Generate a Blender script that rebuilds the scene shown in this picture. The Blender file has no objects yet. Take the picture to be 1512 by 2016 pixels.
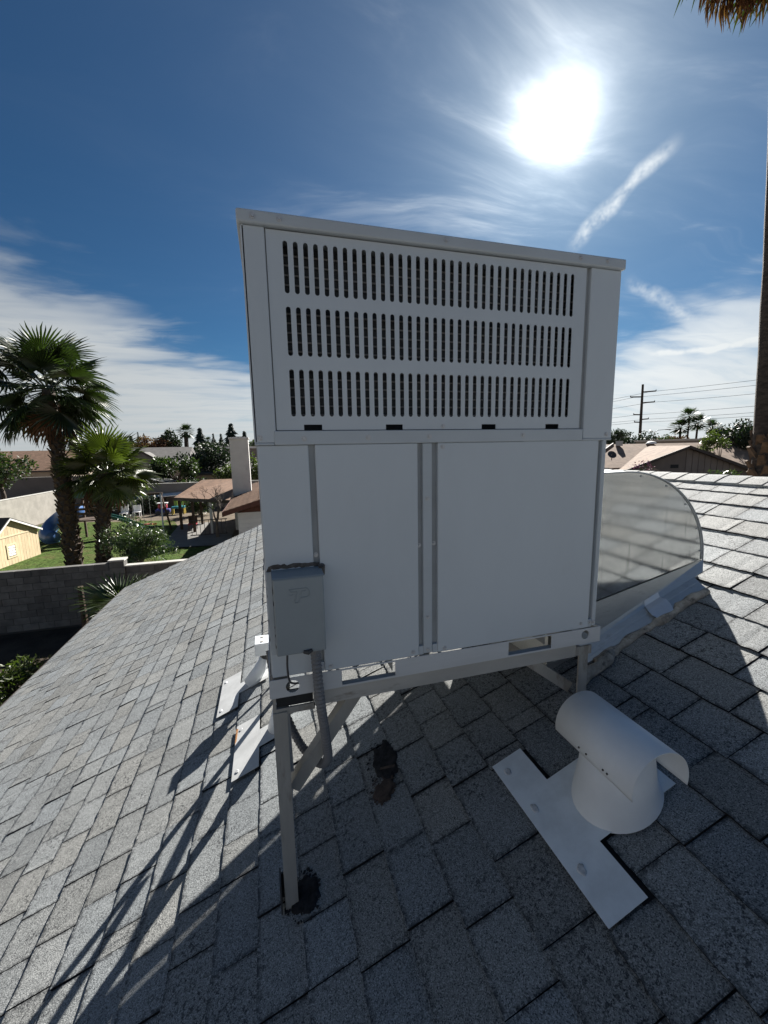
import bpy, bmesh, math, random
from mathutils import Vector, Matrix, Quaternion
random.seed(7)
rad = math.radians
scene = bpy.context.scene
C = scene.collection

# ------------------------------------------------------------------ camera
CAM = Vector((0.025, -1.184, 0.919))
RX = Vector((0.960888, -0.276234, -0.019719))
DN = Vector((-0.060566, -0.140132, -0.988279))
FW = Vector((0.270233, 0.950819, -0.151382))
cd = bpy.data.cameras.new('camera')
cam = bpy.data.objects.new('camera', cd); C.objects.link(cam)
cd.sensor_fit = 'VERTICAL'; cd.sensor_height = 36.0; cd.lens = 800.0 / 2016.0 * 36.0
cd.clip_start = 0.02; cd.clip_end = 6000
m = Matrix.Identity(4)
for i, v in enumerate((RX, -DN, -FW)):
    for j in range(3): m[j][i] = v[j]
m.translation = CAM
cam.matrix_world = m
scene.camera = cam

# ------------------------------------------------------------------ light, sky, exposure
SUN_EL, SUN_AZ = rad(33.1), rad(37.8)              # azimuth from +Y towards +X
SD = Vector((math.cos(SUN_EL)*math.sin(SUN_AZ), math.cos(SUN_EL)*math.cos(SUN_AZ), math.sin(SUN_EL)))
EXPOSURE = 1.42
SKY_STRENGTH = 0.05
SUN_STRENGTH = 5.0
sl = bpy.data.lights.new('sun', 'SUN'); sl.energy = SUN_STRENGTH; sl.angle = rad(0.55); sl.color = (1.0, 0.955, 0.89)
so = bpy.data.objects.new('sun', sl); C.objects.link(so)
so.rotation_euler = (-SD).to_track_quat('-Z', 'Y').to_euler(); so.location = (20, 26, 23)
scene.view_settings.view_transform = 'Standard'; scene.view_settings.look = 'None'
scene.view_settings.gamma = 1.0; scene.view_settings.use_curve_mapping = False
scene.view_settings.exposure = EXPOSURE

class NT:
    """small helper to wire shader nodes"""
    def __init__(s, tree): s.t = tree; s.n = tree.nodes; s.l = tree.links
    def add(s, typ, **kw):
        n = s.n.new(typ)
        for k, v in kw.items(): setattr(n, k, v)
        return n
    def put(s, sock, v):
        if v is None: return
        if isinstance(v, bpy.types.NodeSocket): s.l.new(v, sock)
        else: sock.default_value = v
    def m(s, op, a, b=None, c=None, clamp=False):
        n = s.add('ShaderNodeMath', operation=op, use_clamp=clamp)
        for i, v in enumerate((a, b, c)): s.put(n.inputs[i], v)
        return n.outputs[0]
    def v(s, op, a, b=None, sc=None):
        n = s.add('ShaderNodeVectorMath', operation=op)
        s.put(n.inputs[0], a); s.put(n.inputs[1], b)
        if sc is not None: s.put(n.inputs['Scale'], sc)
        return n.outputs[1] if op in ('DOT_PRODUCT', 'LENGTH', 'DISTANCE') else n.outputs[0]
    def ss(s, x, lo, hi, a=0.0, b=1.0):
        n = s.add('ShaderNodeMapRange', interpolation_type='SMOOTHSTEP')
        for i, v in enumerate((x, lo, hi, a, b)): s.put(n.inputs[i], v)
        return n.outputs[0]
    def mix(s, f, a, b, blend='MIX'):
        n = s.add('ShaderNodeMix', data_type='RGBA', blend_type=blend)
        s.put(n.inputs[0], f); s.put(n.inputs[6], a if not isinstance(a, tuple) else (*a[:3], 1)); s.put(n.inputs[7], b if not isinstance(b, tuple) else (*b[:3], 1))
        return n.outputs[2]
    def noise(s, vec, scale, detail=3.0, rough=0.55, dist=0.0):
        n = s.add('ShaderNodeTexNoise'); s.put(n.inputs['Vector'], vec)
        n.inputs['Scale'].default_value = scale; n.inputs['Detail'].default_value = detail
        n.inputs['Roughness'].default_value = rough; n.inputs['Distortion'].default_value = dist
        return n.outputs[0]
    def vor(s, vec, scale, feature='F1', out=0):
        n = s.add('ShaderNodeTexVoronoi', feature=feature); s.put(n.inputs['Vector'], vec); n.inputs['Scale'].default_value = scale
        return n.outputs[out]
    def scale(s, vec, xyz, rot=(0, 0, 0)):
        n = s.add('ShaderNodeMapping'); s.put(n.inputs[0], vec); n.inputs['Rotation'].default_value = rot; n.inputs['Scale'].default_value = xyz
        return n.outputs[0]
    def xyz(s, a, b, c):
        n = s.add('ShaderNodeCombineXYZ')
        for i, v in enumerate((a, b, c)): s.put(n.inputs[i], v)
        return n.outputs[0]

world = bpy.data.worlds.new('World'); scene.world = world; world.use_nodes = True
w = NT(world.node_tree); w.n.clear()
sky = w.add('ShaderNodeTexSky', sky_type='NISHITA', sun_disc=False)
sky.sun_elevation = SUN_EL; sky.sun_rotation = SUN_AZ
sky.altitude = 340; sky.air_density = 0.9; sky.dust_density = 0.25; sky.ozone_density = 3.0
tc = w.add('ShaderNodeTexCoord').outputs['Generated']
sp = w.add('ShaderNodeSeparateXYZ'); w.put(sp.inputs[0], tc)
dx, dy, dz = sp.outputs
K = 1.0 / SKY_STRENGTH / 2**EXPOSURE               # display-referred 1.0 in sky units
ang = w.m('MULTIPLY', w.m('ARCCOSINE', w.v('DOT_PRODUCT', tc, tuple(SD))), 57.2958)
el = w.m('MULTIPLY', w.m('ARCSINE', dz), 57.2958)
az = w.m('MULTIPLY', w.m('ARCTAN2', dx, dy), 57.2958)
inv = w.m('DIVIDE', 1.0, w.m('ADD', w.m('MAXIMUM', dz, 0.0), 0.10))
cp = w.xyz(w.m('MULTIPLY', dx, inv), w.m('MULTIPLY', dy, inv), 0.0)
warp = w.noise(cp, 0.7, 3, 0.6)
cpw = w.v('ADD', cp, w.xyz(w.m('MULTIPLY', warp, 1.1), w.m('MULTIPLY', warp, 0.5), 0.0))
fine = w.noise(w.scale(cpw, (0.6, 1.9, 1), (0, 0, rad(62))), 1.6, 6, 0.62, 0.5)
broad = w.noise(w.scale(cpw, (0.6, 1.2, 1), (0, 0, rad(20))), 0.9, 4, 0.58, 0.2)
# cirrus bank low over the horizon, higher towards the left
top = w.m('ADD', 9.0, w.ss(az, 2.0, -26.0, 0.0, 11.0))
top = w.m('ADD', top, w.ss(az, 38.0, 56.0, 0.0, 4.5))
e2 = w.m('ADD', el, w.m('MULTIPLY', w.m('SUBTRACT', broad, 0.5), 22.0))
e2 = w.m('ADD', e2, w.m('MULTIPLY', w.m('SUBTRACT', fine, 0.5), 13.0))
bank = w.ss(e2, w.m('ADD', top, 3.0), w.m('SUBTRACT', top, 5.0))
bank = w.m('MULTIPLY', bank, w.ss(fine, 0.12, 0.60, 0.50, 0.95))
# thin streaks around and below the sun
near_sun = w.ss(ang, 34.0, 8.0)
wisp = w.m('MULTIPLY', w.m('MULTIPLY', w.ss(fine, 0.50, 0.78), near_sun), 0.30)
high = w.m('MULTIPLY', w.ss(w.m('MULTIPLY', fine, broad), 0.33, 0.50), 0.14)
WOB = w.m('MULTIPLY', w.m('SUBTRACT', w.noise(tc, 9.0, 2, 0.6), 0.5), 0.05)
STN = w.ss(w.noise(tc, 26.0, 3, 0.7), 0.25, 0.7)
def streak(d1, d2, width, amp):
    d1, d2 = Vector(d1).normalized(), Vector(d2).normalized()
    n = d1.cross(d2).normalized(); mid = (d1 + d2).normalized(); half = math.degrees(d1.angle(d2)) / 2
    dist = w.m('ABSOLUTE', w.m('ADD', w.v('DOT_PRODUCT', tc, tuple(n)), WOB))
    across = w.ss(dist, width, 0.0)
    a2 = w.m('MULTIPLY', w.m('ARCCOSINE', w.v('DOT_PRODUCT', tc, tuple(mid))), 57.2958)
    along = w.ss(a2, half * 1.15, half * 0.55)
    return w.m('MULTIPLY', w.m('MULTIPLY', w.m('MULTIPLY', across, along), STN), amp)
st = w.m('ADD', streak((0.585, 0.715, 0.375), (0.66, 0.57, 0.48), 0.019, 0.75), streak((0.68, 0.67, 0.31), (0.765, 0.605, 0.22), 0.014, 0.5))
st = w.m('ADD', st, streak((0.73, 0.66, 0.178), (0.84, 0.52, 0.172), 0.008, 0.55))
dens = w.m('ADD', w.m('ADD', w.m('ADD', bank, wisp), high), st, clamp=True)
haze = w.ss(el, 9.0, 0.0, 0.0, 0.55)
lit = w.ss(ang, 70.0, 8.0, 0.56, 0.95)              # thin cloud is brighter towards the sun
ccol = w.v('SCALE', (0.93 * K, 0.98 * K, 1.0 * K), None, lit)
skyc = w.v('MULTIPLY', sky.outputs[0], (0.150, 0.312, 0.402))
col = w.mix(haze, skyc, (0.50 * K, 0.60 * K, 0.66 * K))
col = w.mix(dens, col, ccol)
angn = w.m('MULTIPLY', ang, w.m('ADD', w.ss(fine, 0.28, 0.72, 1.5, 0.66), w.ss(broad, 0.3, 0.7, 0.16, -0.16)))
g = w.m('ADD', w.m('DIVIDE', 2.6, w.m('ADD', 1.0, w.m('POWER', w.m('DIVIDE', angn, 2.5), 2.2))), w.m('MULTIPLY', w.m('EXPONENT', w.m('DIVIDE', ang, -15.0)), 0.17))
gcol = w.v('SCALE', (0.98 * K, 0.99 * K, 0.95 * K), None, g)
col = w.v('ADD', col, gcol)
bg = w.add('ShaderNodeBackground'); w.put(bg.inputs[0], col); bg.inputs[1].default_value = SKY_STRENGTH
world.cycles.sampling_method = 'MANUAL'; world.cycles.sample_map_resolution = 512
wo = w.add('ShaderNodeOutputWorld'); w.l.new(bg.outputs[0], wo.inputs[0])

# ------------------------------------------------------------------ materials
MATS = {}
def mat(name, base, rough=0.6, metal=0.0, var=0.0, vscale=6.0, vstretch=(1, 1, 1), dark=None, damount=0.0, dscale=12.0, dlo=0.55, dhi=0.75,
        bump=0.0, bscale=60.0, spec=0.5, trans=0.0, tint=0.0):
    """procedural paint, metal, stone or leaf: colour variation, stains with their own shape, fine relief"""
    M_ = bpy.data.materials.new(name); M_.use_nodes = True
    t = NT(M_.node_tree); b = t.n['Principled BSDF']
    pos = t.add('ShaderNodeNewGeometry').outputs['Position']
    colr = (*base, 1)
    if var > 0:
        nz = t.noise(t.scale(pos, vstretch), vscale, 5, 0.6)
        lo = tuple(c * (1 - var) for c in base); hi = tuple(min(1, c * (1 + var)) for c in base)
        colr = t.mix(t.ss(nz, 0.3, 0.7), lo, hi)
    if tint > 0:
        r_ = t.add('ShaderNodeObjectInfo').outputs['Random']
        colr = t.mix(1.0, colr, t.mix(r_, tuple([1 - tint] * 3), tuple([1 + tint] * 3)), 'MULTIPLY')
    if dark is not None:
        dn = t.noise(t.scale(pos, vstretch), dscale, 7, 0.68)
        colr = t.mix(t.m('MULTIPLY', t.ss(dn, dlo, dhi), damount), colr, dark)
    t.put(b.inputs['Base Color'], colr)
    b.inputs['Roughness'].default_value = rough; b.inputs['Metallic'].default_value = metal
    b.inputs['Specular IOR Level'].default_value = spec
    if bump > 0:
        bp = t.add('ShaderNodeBump'); bp.inputs['Strength'].default_value = 1.0; bp.inputs['Distance'].default_value = bump
        t.put(bp.inputs['Height'], t.noise(t.scale(pos, vstretch), bscale, 4, 0.6)); t.l.new(bp.outputs[0], b.inputs['Normal'])
    if trans > 0:
        tr = t.add('ShaderNodeBsdfTranslucent'); t.put(tr.inputs[0], t.mix(1.0, colr, (1.25, 1.5, 0.5), 'MULTIPLY') if not isinstance(colr, tuple) else (base[0] * 1.25, base[1] * 1.5, base[2] * 0.5, 1))
        mx = t.add('ShaderNodeMixShader'); mx.inputs[0].default_value = trans
        t.l.new(b.outputs[0], mx.inputs[1]); t.l.new(tr.outputs[0], mx.inputs[2]); t.l.new(mx.outputs[0], t.n['Material Output'].inputs[0])
    MATS[name] = M_
    return M_

def shingle_mat(name, per_object):
    M_ = bpy.data.materials.new(name); M_.use_nodes = True
    t = NT(M_.node_tree); b = t.n['Principled BSDF']
    pos = t.add('ShaderNodeNewGeometry').outputs['Position']
    if per_object: tint = t.add('ShaderNodeObjectInfo').outputs['Color']
    else:
        a_ = t.add('ShaderNodeAttribute'); a_.attribute_name = 'tint'; tint = a_.outputs['Color']
    gran = t.noise(pos, 300.0, 1.5, 0.75)
    gran2 = t.vor(pos, 420.0, 'F1', 1)
    sepg = t.add('ShaderNodeSeparateColor'); t.put(sepg.inputs[0], gran2)
    big = t.noise(pos, 5.0, 5, 0.6)
    fleck = t.noise(pos, 85.0, 3, 0.7)
    base = t.mix(t.ss(gran, 0.25, 0.75), (0.128, 0.138, 0.138), (0.338, 0.350, 0.346))
    base = t.mix(t.m('MULTIPLY', t.ss(sepg.outputs[0], 0.80, 0.86), 0.6), base, (0.48, 0.49, 0.49))
    base = t.mix(t.m('MULTIPLY', t.ss(sepg.outputs[1], 0.84, 0.89), 0.80), base, (0.03, 0.032, 0.036))
    # bare, granule-worn flecks gather in patches
    patch = t.m('MULTIPLY', t.ss(fleck, 0.53, 0.60), t.ss(big, 0.40, 0.64, 0.06, 1.0))
    uv = t.add('ShaderNodeUVMap'); uv.uv_map = 'UVMap'
    su = t.add('ShaderNodeSeparateXYZ'); t.put(su.inputs[0], uv.outputs[0])
    edge = t.m('MAXIMUM', t.ss(su.outputs[0], 0.13, 0.0), t.m('MAXIMUM', t.ss(su.outputs[1], 0.075, 0.0), t.ss(su.outputs[1], 0.925, 1.0)))
    edgew = t.m('MULTIPLY', edge, t.ss(t.noise(pos, 70.0, 3, 0.7), 0.40, 0.56))
    base = t.mix(t.m('MAXIMUM', t.m('MULTIPLY', patch, 0.8), t.m('MULTIPLY', edgew, 0.85)), base, (0.028, 0.030, 0.034))
    base = t.mix(1.0, base, tint, 'MULTIPLY')
    t.put(b.inputs['Base Color'], base)
    b.inputs['Roughness'].default_value = 0.8; b.inputs['Specular IOR Level'].default_value = 0.28
    bp = t.add('ShaderNodeBump'); bp.inputs['Strength'].default_value = 1.0; bp.inputs['Distance'].default_value = 0.0016
    t.put(bp.inputs['Height'], gran); t.l.new(bp.outputs[0], b.inputs['Normal'])
    MATS[name] = M_
    return M_

shingle_mat('shingle', True); shingle_mat('shingle_bulk', False)
mat('shingle_edge', (0.022, 0.022, 0.024), 0.95, var=0.5, vscale=120, spec=0.1)
mat('deck', (0.03, 0.03, 0.032), 0.9)
mat('cabinet', (0.575, 0.625, 0.66), 0.38, var=0.035, vscale=1.6, vstretch=(1.6, 1.6, 0.7), dark=(0.36, 0.35, 0.33), damount=0.30, dscale=5.0, dlo=0.60, dhi=0.85, bump=0.0016, bscale=2.2)
mat('cabinet_trim', (0.505, 0.55, 0.58), 0.42, var=0.04, vscale=3.0, dark=(0.2, 0.19, 0.17), damount=0.35, dscale=7.0, dlo=0.62, dhi=0.85, vstretch=(1, 1, 3))
mat('base_rail', (0.60, 0.615, 0.62), 0.42, var=0.05, vscale=5.0, dark=(0.09, 0.09, 0.09), damount=0.6, dscale=14.0, dlo=0.66, dhi=0.74, vstretch=(0.5, 1, 5))
mat('groove', (0.34, 0.36, 0.37), 0.5, var=0.1)
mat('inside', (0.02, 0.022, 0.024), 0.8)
mat('coil', (0.05, 0.056, 0.062), 0.6, var=0.3, vscale=30)
mat('coil_tube', (0.30, 0.30, 0.30), 0.45, metal=0.3)
mat('screw', (0.55, 0.56, 0.57), 0.4, metal=0.3)
mat('dark_metal', (0.05, 0.05, 0.05), 0.5)
mat('disconnect', (0.28, 0.32, 0.34), 0.5, var=0.05, vscale=4.0)
mat('gasket', (0.11, 0.10, 0.09), 0.9, var=0.4, vscale=40, bump=0.003, bscale=60)
mat('conduit', (0.17, 0.175, 0.185), 0.5, var=0.1)
mat('wire', (0.06, 0.06, 0.065), 0.5)
mat('stand', (0.40, 0.39, 0.36), 0.55, metal=0.2, var=0.15, vscale=8.0, vstretch=(1, 1, 0.25), dark=(0.13, 0.10, 0.07), damount=0.75, dscale=11.0, dlo=0.50, dhi=0.68, bump=0.0008, bscale=40)
mat('stand_rail', (0.46, 0.45, 0.42), 0.55, metal=0.1, var=0.12, vscale=8.0, vstretch=(0.3, 1, 1), dark=(0.14, 0.10, 0.06), damount=0.8, dscale=9.0, dlo=0.54, dhi=0.68, bump=0.0008, bscale=40)
mat('white_metal', (0.74, 0.78, 0.81), 0.42, var=0.05, vscale=6.0, dark=(0.16, 0.15, 0.13), damount=0.8, dscale=30.0, dlo=0.70, dhi=0.76)
mat('dull_flash', (0.50, 0.51, 0.51), 0.5, var=0.12, vscale=9.0, dark=(0.10, 0.10, 0.10), damount=0.7, dscale=26.0, dlo=0.66, dhi=0.74)
mat('white_flash', (0.74, 0.79, 0.82), 0.32, var=0.10, vscale=9.0, dark=(0.10, 0.10, 0.10), damount=0.7, dscale=26.0, dlo=0.70, dhi=0.75, bump=0.001, bscale=8)
mat('sealant', (0.55, 0.56, 0.57), 0.35, var=0.25, vscale=50, bump=0.002, bscale=40)
mat('rust', (0.30, 0.14, 0.05), 0.8, var=0.4, vscale=50)
mat('tar', (0.024, 0.024, 0.026), 0.9, var=0.5, vscale=45, bump=0.0015, bscale=70, spec=0.2)
mat('tar_brown', (0.06, 0.042, 0.034), 0.9, var=0.4, vscale=30, bump=0.004, bscale=40)
mat('mastic', (0.36, 0.33, 0.28), 0.85, var=0.3, vscale=25, dark=(0.06, 0.055, 0.05), damount=0.8, dscale=18, dlo=0.5, dhi=0.66, bump=0.006, bscale=45)
mat('galvanized', (0.86, 0.87, 0.85), 0.12, metal=0.95, var=0.05, vscale=2.0, dark=(0.22, 0.22, 0.21), damount=0.45, dscale=7.0, dlo=0.58, dhi=0.70, vstretch=(4, 4, 0.3), bump=0.0012, bscale=1.2)
mat('galvanized_flange', (0.56, 0.58, 0.58), 0.42, metal=0.75, var=0.06, vscale=10.0, dark=(0.25, 0.25, 0.25), damount=0.5, dscale=10.0, vstretch=(1, 3, 3), bump=0.0015, bscale=9)
mat('foil', (0.78, 0.79, 0.80), 0.33, metal=0.7, var=0.05, bump=0.003, bscale=50)
mat('ground', (0.14, 0.115, 0.088), 0.95, spec=0.1, var=0.25, vscale=0.6, dark=(0.08, 0.08, 0.06), damount=0.6, dscale=1.4, bump=0.02, bscale=20)
mat('ground_shade_dark', (0.055, 0.045, 0.035), 0.95, var=0.3, vscale=1.2, bump=0.02, bscale=20, spec=0.1)  # darker ground: the side yard's black shadow is put into this colour
mat('lawn', (0.062, 0.098, 0.026), 0.95, spec=0.05, var=0.5, vscale=5.0, dark=(0.11, 0.10, 0.045), damount=0.8, dscale=0.9, dlo=0.46, dhi=0.66, bump=0.05, bscale=24)
mat('concrete', (0.17, 0.165, 0.155), 0.9, var=0.12, vscale=2.0, bump=0.002, bscale=30)
mat('asphalt', (0.05, 0.05, 0.052), 0.9, var=0.2, vscale=2.0)
mat('block', (0.125, 0.122, 0.115), 0.95, var=0.18, vscale=4.0, dark=(0.12, 0.12, 0.115), damount=0.5, dscale=3.0, bump=0.004, bscale=60, tint=0.22)  # darker than bare concrete: the near wall's shade is put into the base colour
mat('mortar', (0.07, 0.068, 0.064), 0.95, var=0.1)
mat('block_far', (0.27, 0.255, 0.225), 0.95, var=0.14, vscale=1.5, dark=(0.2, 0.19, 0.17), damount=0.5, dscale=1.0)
mat('cap', (0.42, 0.41, 0.38), 0.9, var=0.1)
mat('pine', (0.55, 0.44, 0.28), 0.75, var=0.16, vscale=5.0, vstretch=(4, 4, 0.5), tint=0.08)
mat('pine_trim', (0.60, 0.50, 0.33), 0.7, var=0.08)
mat('white_paint', (0.76, 0.75, 0.72), 0.6, var=0.05, vscale=1.5)
mat('white_stucco', (0.70, 0.69, 0.67), 0.85, var=0.05, vscale=1.5, dark=(0.45, 0.43, 0.4), damount=0.3, dscale=2.0, bump=0.004, bscale=40)
mat('roof_black', (0.03, 0.03, 0.032), 0.9)
mat('brown_shingle', (0.21, 0.125, 0.08), 0.9, var=0.22, vscale=3.0, dark=(0.12, 0.07, 0.045), damount=0.6, dscale=9.0, bump=0.01, bscale=15)
mat('tan_shingle', (0.255, 0.18, 0.13), 0.9, var=0.20, vscale=1.6, dark=(0.16, 0.11, 0.08), damount=0.6, dscale=5.0, bump=0.01, bscale=15)
mat('gray_shingle', (0.13, 0.125, 0.12), 0.9, var=0.2, vscale=1.5)
mat('fascia_brown', (0.10, 0.035, 0.022), 0.7, var=0.15)
mat('fascia_dark', (0.045, 0.036, 0.032), 0.7, var=0.15)
mat('taupe', (0.17, 0.145, 0.13), 0.85, var=0.08, vscale=1.0)
mat('taupe_board', (0.19, 0.165, 0.15), 0.8, var=0.08, vscale=1.0)
mat('stucco_tan', (0.33, 0.27, 0.21), 0.9, var=0.08, vscale=1.0)
mat('glass_dark', (0.02, 0.022, 0.025), 0.08, spec=0.8)
mat('timber', (0.07, 0.045, 0.03), 0.8, var=0.3, vscale=4)
mat('slide_blue', (0.06, 0.13, 0.30), 0.3, var=0.05)
mat('slide_green', (0.02, 0.09, 0.07), 0.35, var=0.05)
mat('toy_red', (0.35, 0.04, 0.06), 0.5); mat('toy_blue', (0.05, 0.06, 0.25), 0.5); mat('toy_teal', (0.04, 0.25, 0.30), 0.5)
mat('toy_lime', (0.33, 0.40, 0.06), 0.5); mat('toy_yellow', (0.65, 0.5, 0.12), 0.4); mat('toy_white', (0.75, 0.75, 0.75), 0.4); mat('toy_pink', (0.6, 0.1, 0.3), 0.4)
mat('steel_roof', (0.35, 0.36, 0.37), 0.4, metal=0.6, var=0.1)
mat('bark_boot', (0.10, 0.064, 0.038), 0.9, var=0.45, vscale=8, tint=0.35)
mat('bark', (0.07, 0.055, 0.043), 0.95, var=0.4, vscale=5, vstretch=(1, 1, 3), bump=0.02, bscale=14)
mat('bark_gray', (0.14, 0.115, 0.095), 0.95, var=0.35, vscale=5, bump=0.01, bscale=20)
mat('frond', (0.032, 0.052, 0.016), 0.40, var=0.3, vscale=2.0, trans=0.16, tint=0.35, spec=0.6)
mat('frond_bright', (0.075, 0.098, 0.022), 0.40, var=0.3, vscale=2.0, trans=0.22, tint=0.35, spec=0.6)
mat('frond_dark', (0.03, 0.055, 0.02), 0.45, var=0.25, vscale=2.0, trans=0.22, tint=0.3)
mat('frond_dead', (0.17, 0.085, 0.05), 0.8, var=0.3, vscale=3.0, trans=0.15, tint=0.25)
mat('leaf', (0.034, 0.055, 0.019), 0.5, var=0.4, vscale=1.5, trans=0.25)
mat('leaf_dark', (0.017, 0.031, 0.015), 0.55, var=0.4, vscale=1.2, trans=0.15)
mat('leaf_light', (0.06, 0.082, 0.024), 0.5, var=0.4, vscale=1.5, trans=0.3)
mat('leaf_oleander', (0.06, 0.09, 0.04), 0.35, var=0.35, vscale=2.0, trans=0.2, spec=0.7)
mat('leaf_autumn', (0.16, 0.085, 0.05), 0.7, var=0.4, vscale=1.0, trans=0.2)
mat('leaf_conifer', (0.025, 0.042, 0.028), 0.7, var=0.4, vscale=0.6, trans=0.08)
mat('petal_pink', (0.40, 0.14, 0.24), 0.7, var=0.2); mat('petal_orange', (0.65, 0.16, 0.06), 0.6)
mat('pole_wood', (0.06, 0.045, 0.035), 0.9, var=0.3, vscale=2)
mat('cable', (0.03, 0.03, 0.032), 0.6)

# ------------------------------------------------------------------ mesh helpers
class MB:
    """collects shapes in world coordinates; build() links them as ONE mesh object"""
    def __init__(s): s.v = []; s.f = []; s.uv = None
    def add(s, vs, fs):
        o = len(s.v); s.v += [tuple(v) for v in vs]; s.f += [tuple(i + o for i in f) for f in fs]; return s
    def box(s, a, b, M_=None):
        (x0, y0, z0), (x1, y1, z1) = a, b
        vs = [Vector(p) for p in ((x0,y0,z0),(x1,y0,z0),(x1,y1,z0),(x0,y1,z0),(x0,y0,z1),(x1,y0,z1),(x1,y1,z1),(x0,y1,z1))]
        if M_ is not None: vs = [M_ @ v for v in vs]
        return s.add(vs, [(0,3,2,1),(4,5,6,7),(0,1,5,4),(1,2,6,5),(2,3,7,6),(3,0,4,7)])
    def cbox(s, a, b, c=0.004):
        """box with chamfered vertical and horizontal edges"""
        bm = bmesh.new(); x0, y0, z0 = a; x1, y1, z1 = b
        bmesh.ops.create_cube(bm, size=1.0)
        for v in bm.verts: v.co = Vector(((x0+x1)/2 + v.co.x*(x1-x0), (y0+y1)/2 + v.co.y*(y1-y0), (z0+z1)/2 + v.co.z*(z1-z0)))
        bmesh.ops.bevel(bm, geom=bm.edges[:], offset=c, segments=2, affect='EDGES', profile=0.5)
        bm.verts.index_update()
        s.add([v.co.copy() for v in bm.verts], [[v.index for v in f.verts] for f in bm.faces]); bm.free(); return s
    def tube(s, pts, r, n=8, cap=True, ring=None):
        pts = [Vector(p) for p in pts]; rs = r if isinstance(r, (list, tuple)) else [r] * len(pts)
        o = len(s.v); up = None
        for i, p in enumerate(pts):
            t = (pts[min(i+1, len(pts)-1)] - pts[max(i-1, 0)]).normalized()
            if up is None: up = t.orthogonal().normalized()
            up = (up - t * up.dot(t)).normalized(); q = t.cross(up)
            for k in range(n):
                a = 2 * math.pi * k / n; s.v.append(tuple(p + (up * math.cos(a) + q * math.sin(a)) * rs[i]))
        for i in range(len(pts) - 1):
            for k in range(n): s.f.append((o+i*n+k, o+i*n+(k+1)%n, o+(i+1)*n+(k+1)%n, o+(i+1)*n+k))
        if cap: s.f.append(tuple(o + k for k in reversed(range(n)))); s.f.append(tuple(o + (len(pts)-1)*n + k for k in range(n)))
        return s
    def bar(s, p, q, wx, wy, up=(0, 0, 1)):
        """rectangular bar from p to q"""
        p, q = Vector(p), Vector(q); t = (q - p).normalized(); a = t.cross(Vector(up)).normalized(); b = a.cross(t)
        vs = [e + a * (wx/2*i) + b * (wy/2*j) for e in (p, q) for i, j in ((-1,-1),(1,-1),(1,1),(-1,1))]
        return s.add(vs, [(3,2,1,0),(4,5,6,7),(0,1,5,4),(1,2,6,5),(2,3,7,6),(3,0,4,7)])
    def angle(s, p, q, wdt, th, dir_a, dir_b):
        """angle-iron: two thin flanges along p-q, spreading to dir_a and dir_b"""
        p, q = Vector(p), Vector(q); A, B = Vector(dir_a).normalized(), Vector(dir_b).normalized()
        prof = [Vector((0, 0)), Vector((wdt, 0)), Vector((wdt, th)), Vector((th, th)), Vector((th, wdt)), Vector((0, wdt))]
        vs = [e + A * u.x + B * u.y for e in (p, q) for u in prof]
        return s.add(vs, [(0,1,2,3),(0,3,4,5),(9,8,7,6),(11,10,9,6)] + [(i, (i+1)%6, 6+(i+1)%6, 6+i) for i in range(6)])
    def prism(s, poly, axis, d0, d1):
        """extrude a 2-D outline along an axis ('x','y','z')"""
        def P(u, v, d): return {'x': (d, u, v), 'y': (u, d, v), 'z': (u, v, d)}[axis]
        n = len(poly); vs = [P(u, v, d0) for u, v in poly] + [P(u, v, d1) for u, v in poly]
        return s.add(vs, [tuple(range(n)), tuple(range(2*n-1, n-1, -1))] + [(i, (i+1)%n, n+(i+1)%n, n+i) for i in range(n)])
    def plate(s, outer, holes, y0, y1):
        """sheet in the XZ plane with holes, from y0 to y1"""
        bm = bmesh.new(); ed = []
        for loop in [outer] + holes:
            vs = [bm.verts.new((u, y0, v)) for u, v in loop]
            ed += [bm.edges.new((vs[i], vs[(i+1) % len(vs)])) for i in range(len(vs))]
        bmesh.ops.triangle_fill(bm, use_beauty=True, use_dissolve=False, edges=ed)
        r = bmesh.ops.extrude_face_region(bm, geom=bm.faces[:])
        for v in [g_ for g_ in r['geom'] if isinstance(g_, bmesh.types.BMVert)]: v.co.y = y1
        bmesh.ops.recalc_face_normals(bm, faces=bm.faces[:])
        bm.verts.index_update()
        s.add([v.co.copy() for v in bm.verts], [[v.index for v in f.verts] for f in bm.faces]); bm.free(); return s
    def mesh(s, name):
        me = bpy.data.meshes.new(name); me.from_pydata(s.v, [], s.f); me.update(); return me
    def build(s, name, material, parent=None, smooth=False, fix=True):
        me = s.mesh(name)
        if fix:
            bm = bmesh.new(); bm.from_mesh(me); bmesh.ops.recalc_face_normals(bm, faces=bm.faces[:]); bm.to_mesh(me); bm.free()
        me.materials.append(MATS[material])
        if smooth:
            for p_ in me.polygons: p_.use_smooth = True
        return link(name, me, parent)

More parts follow.
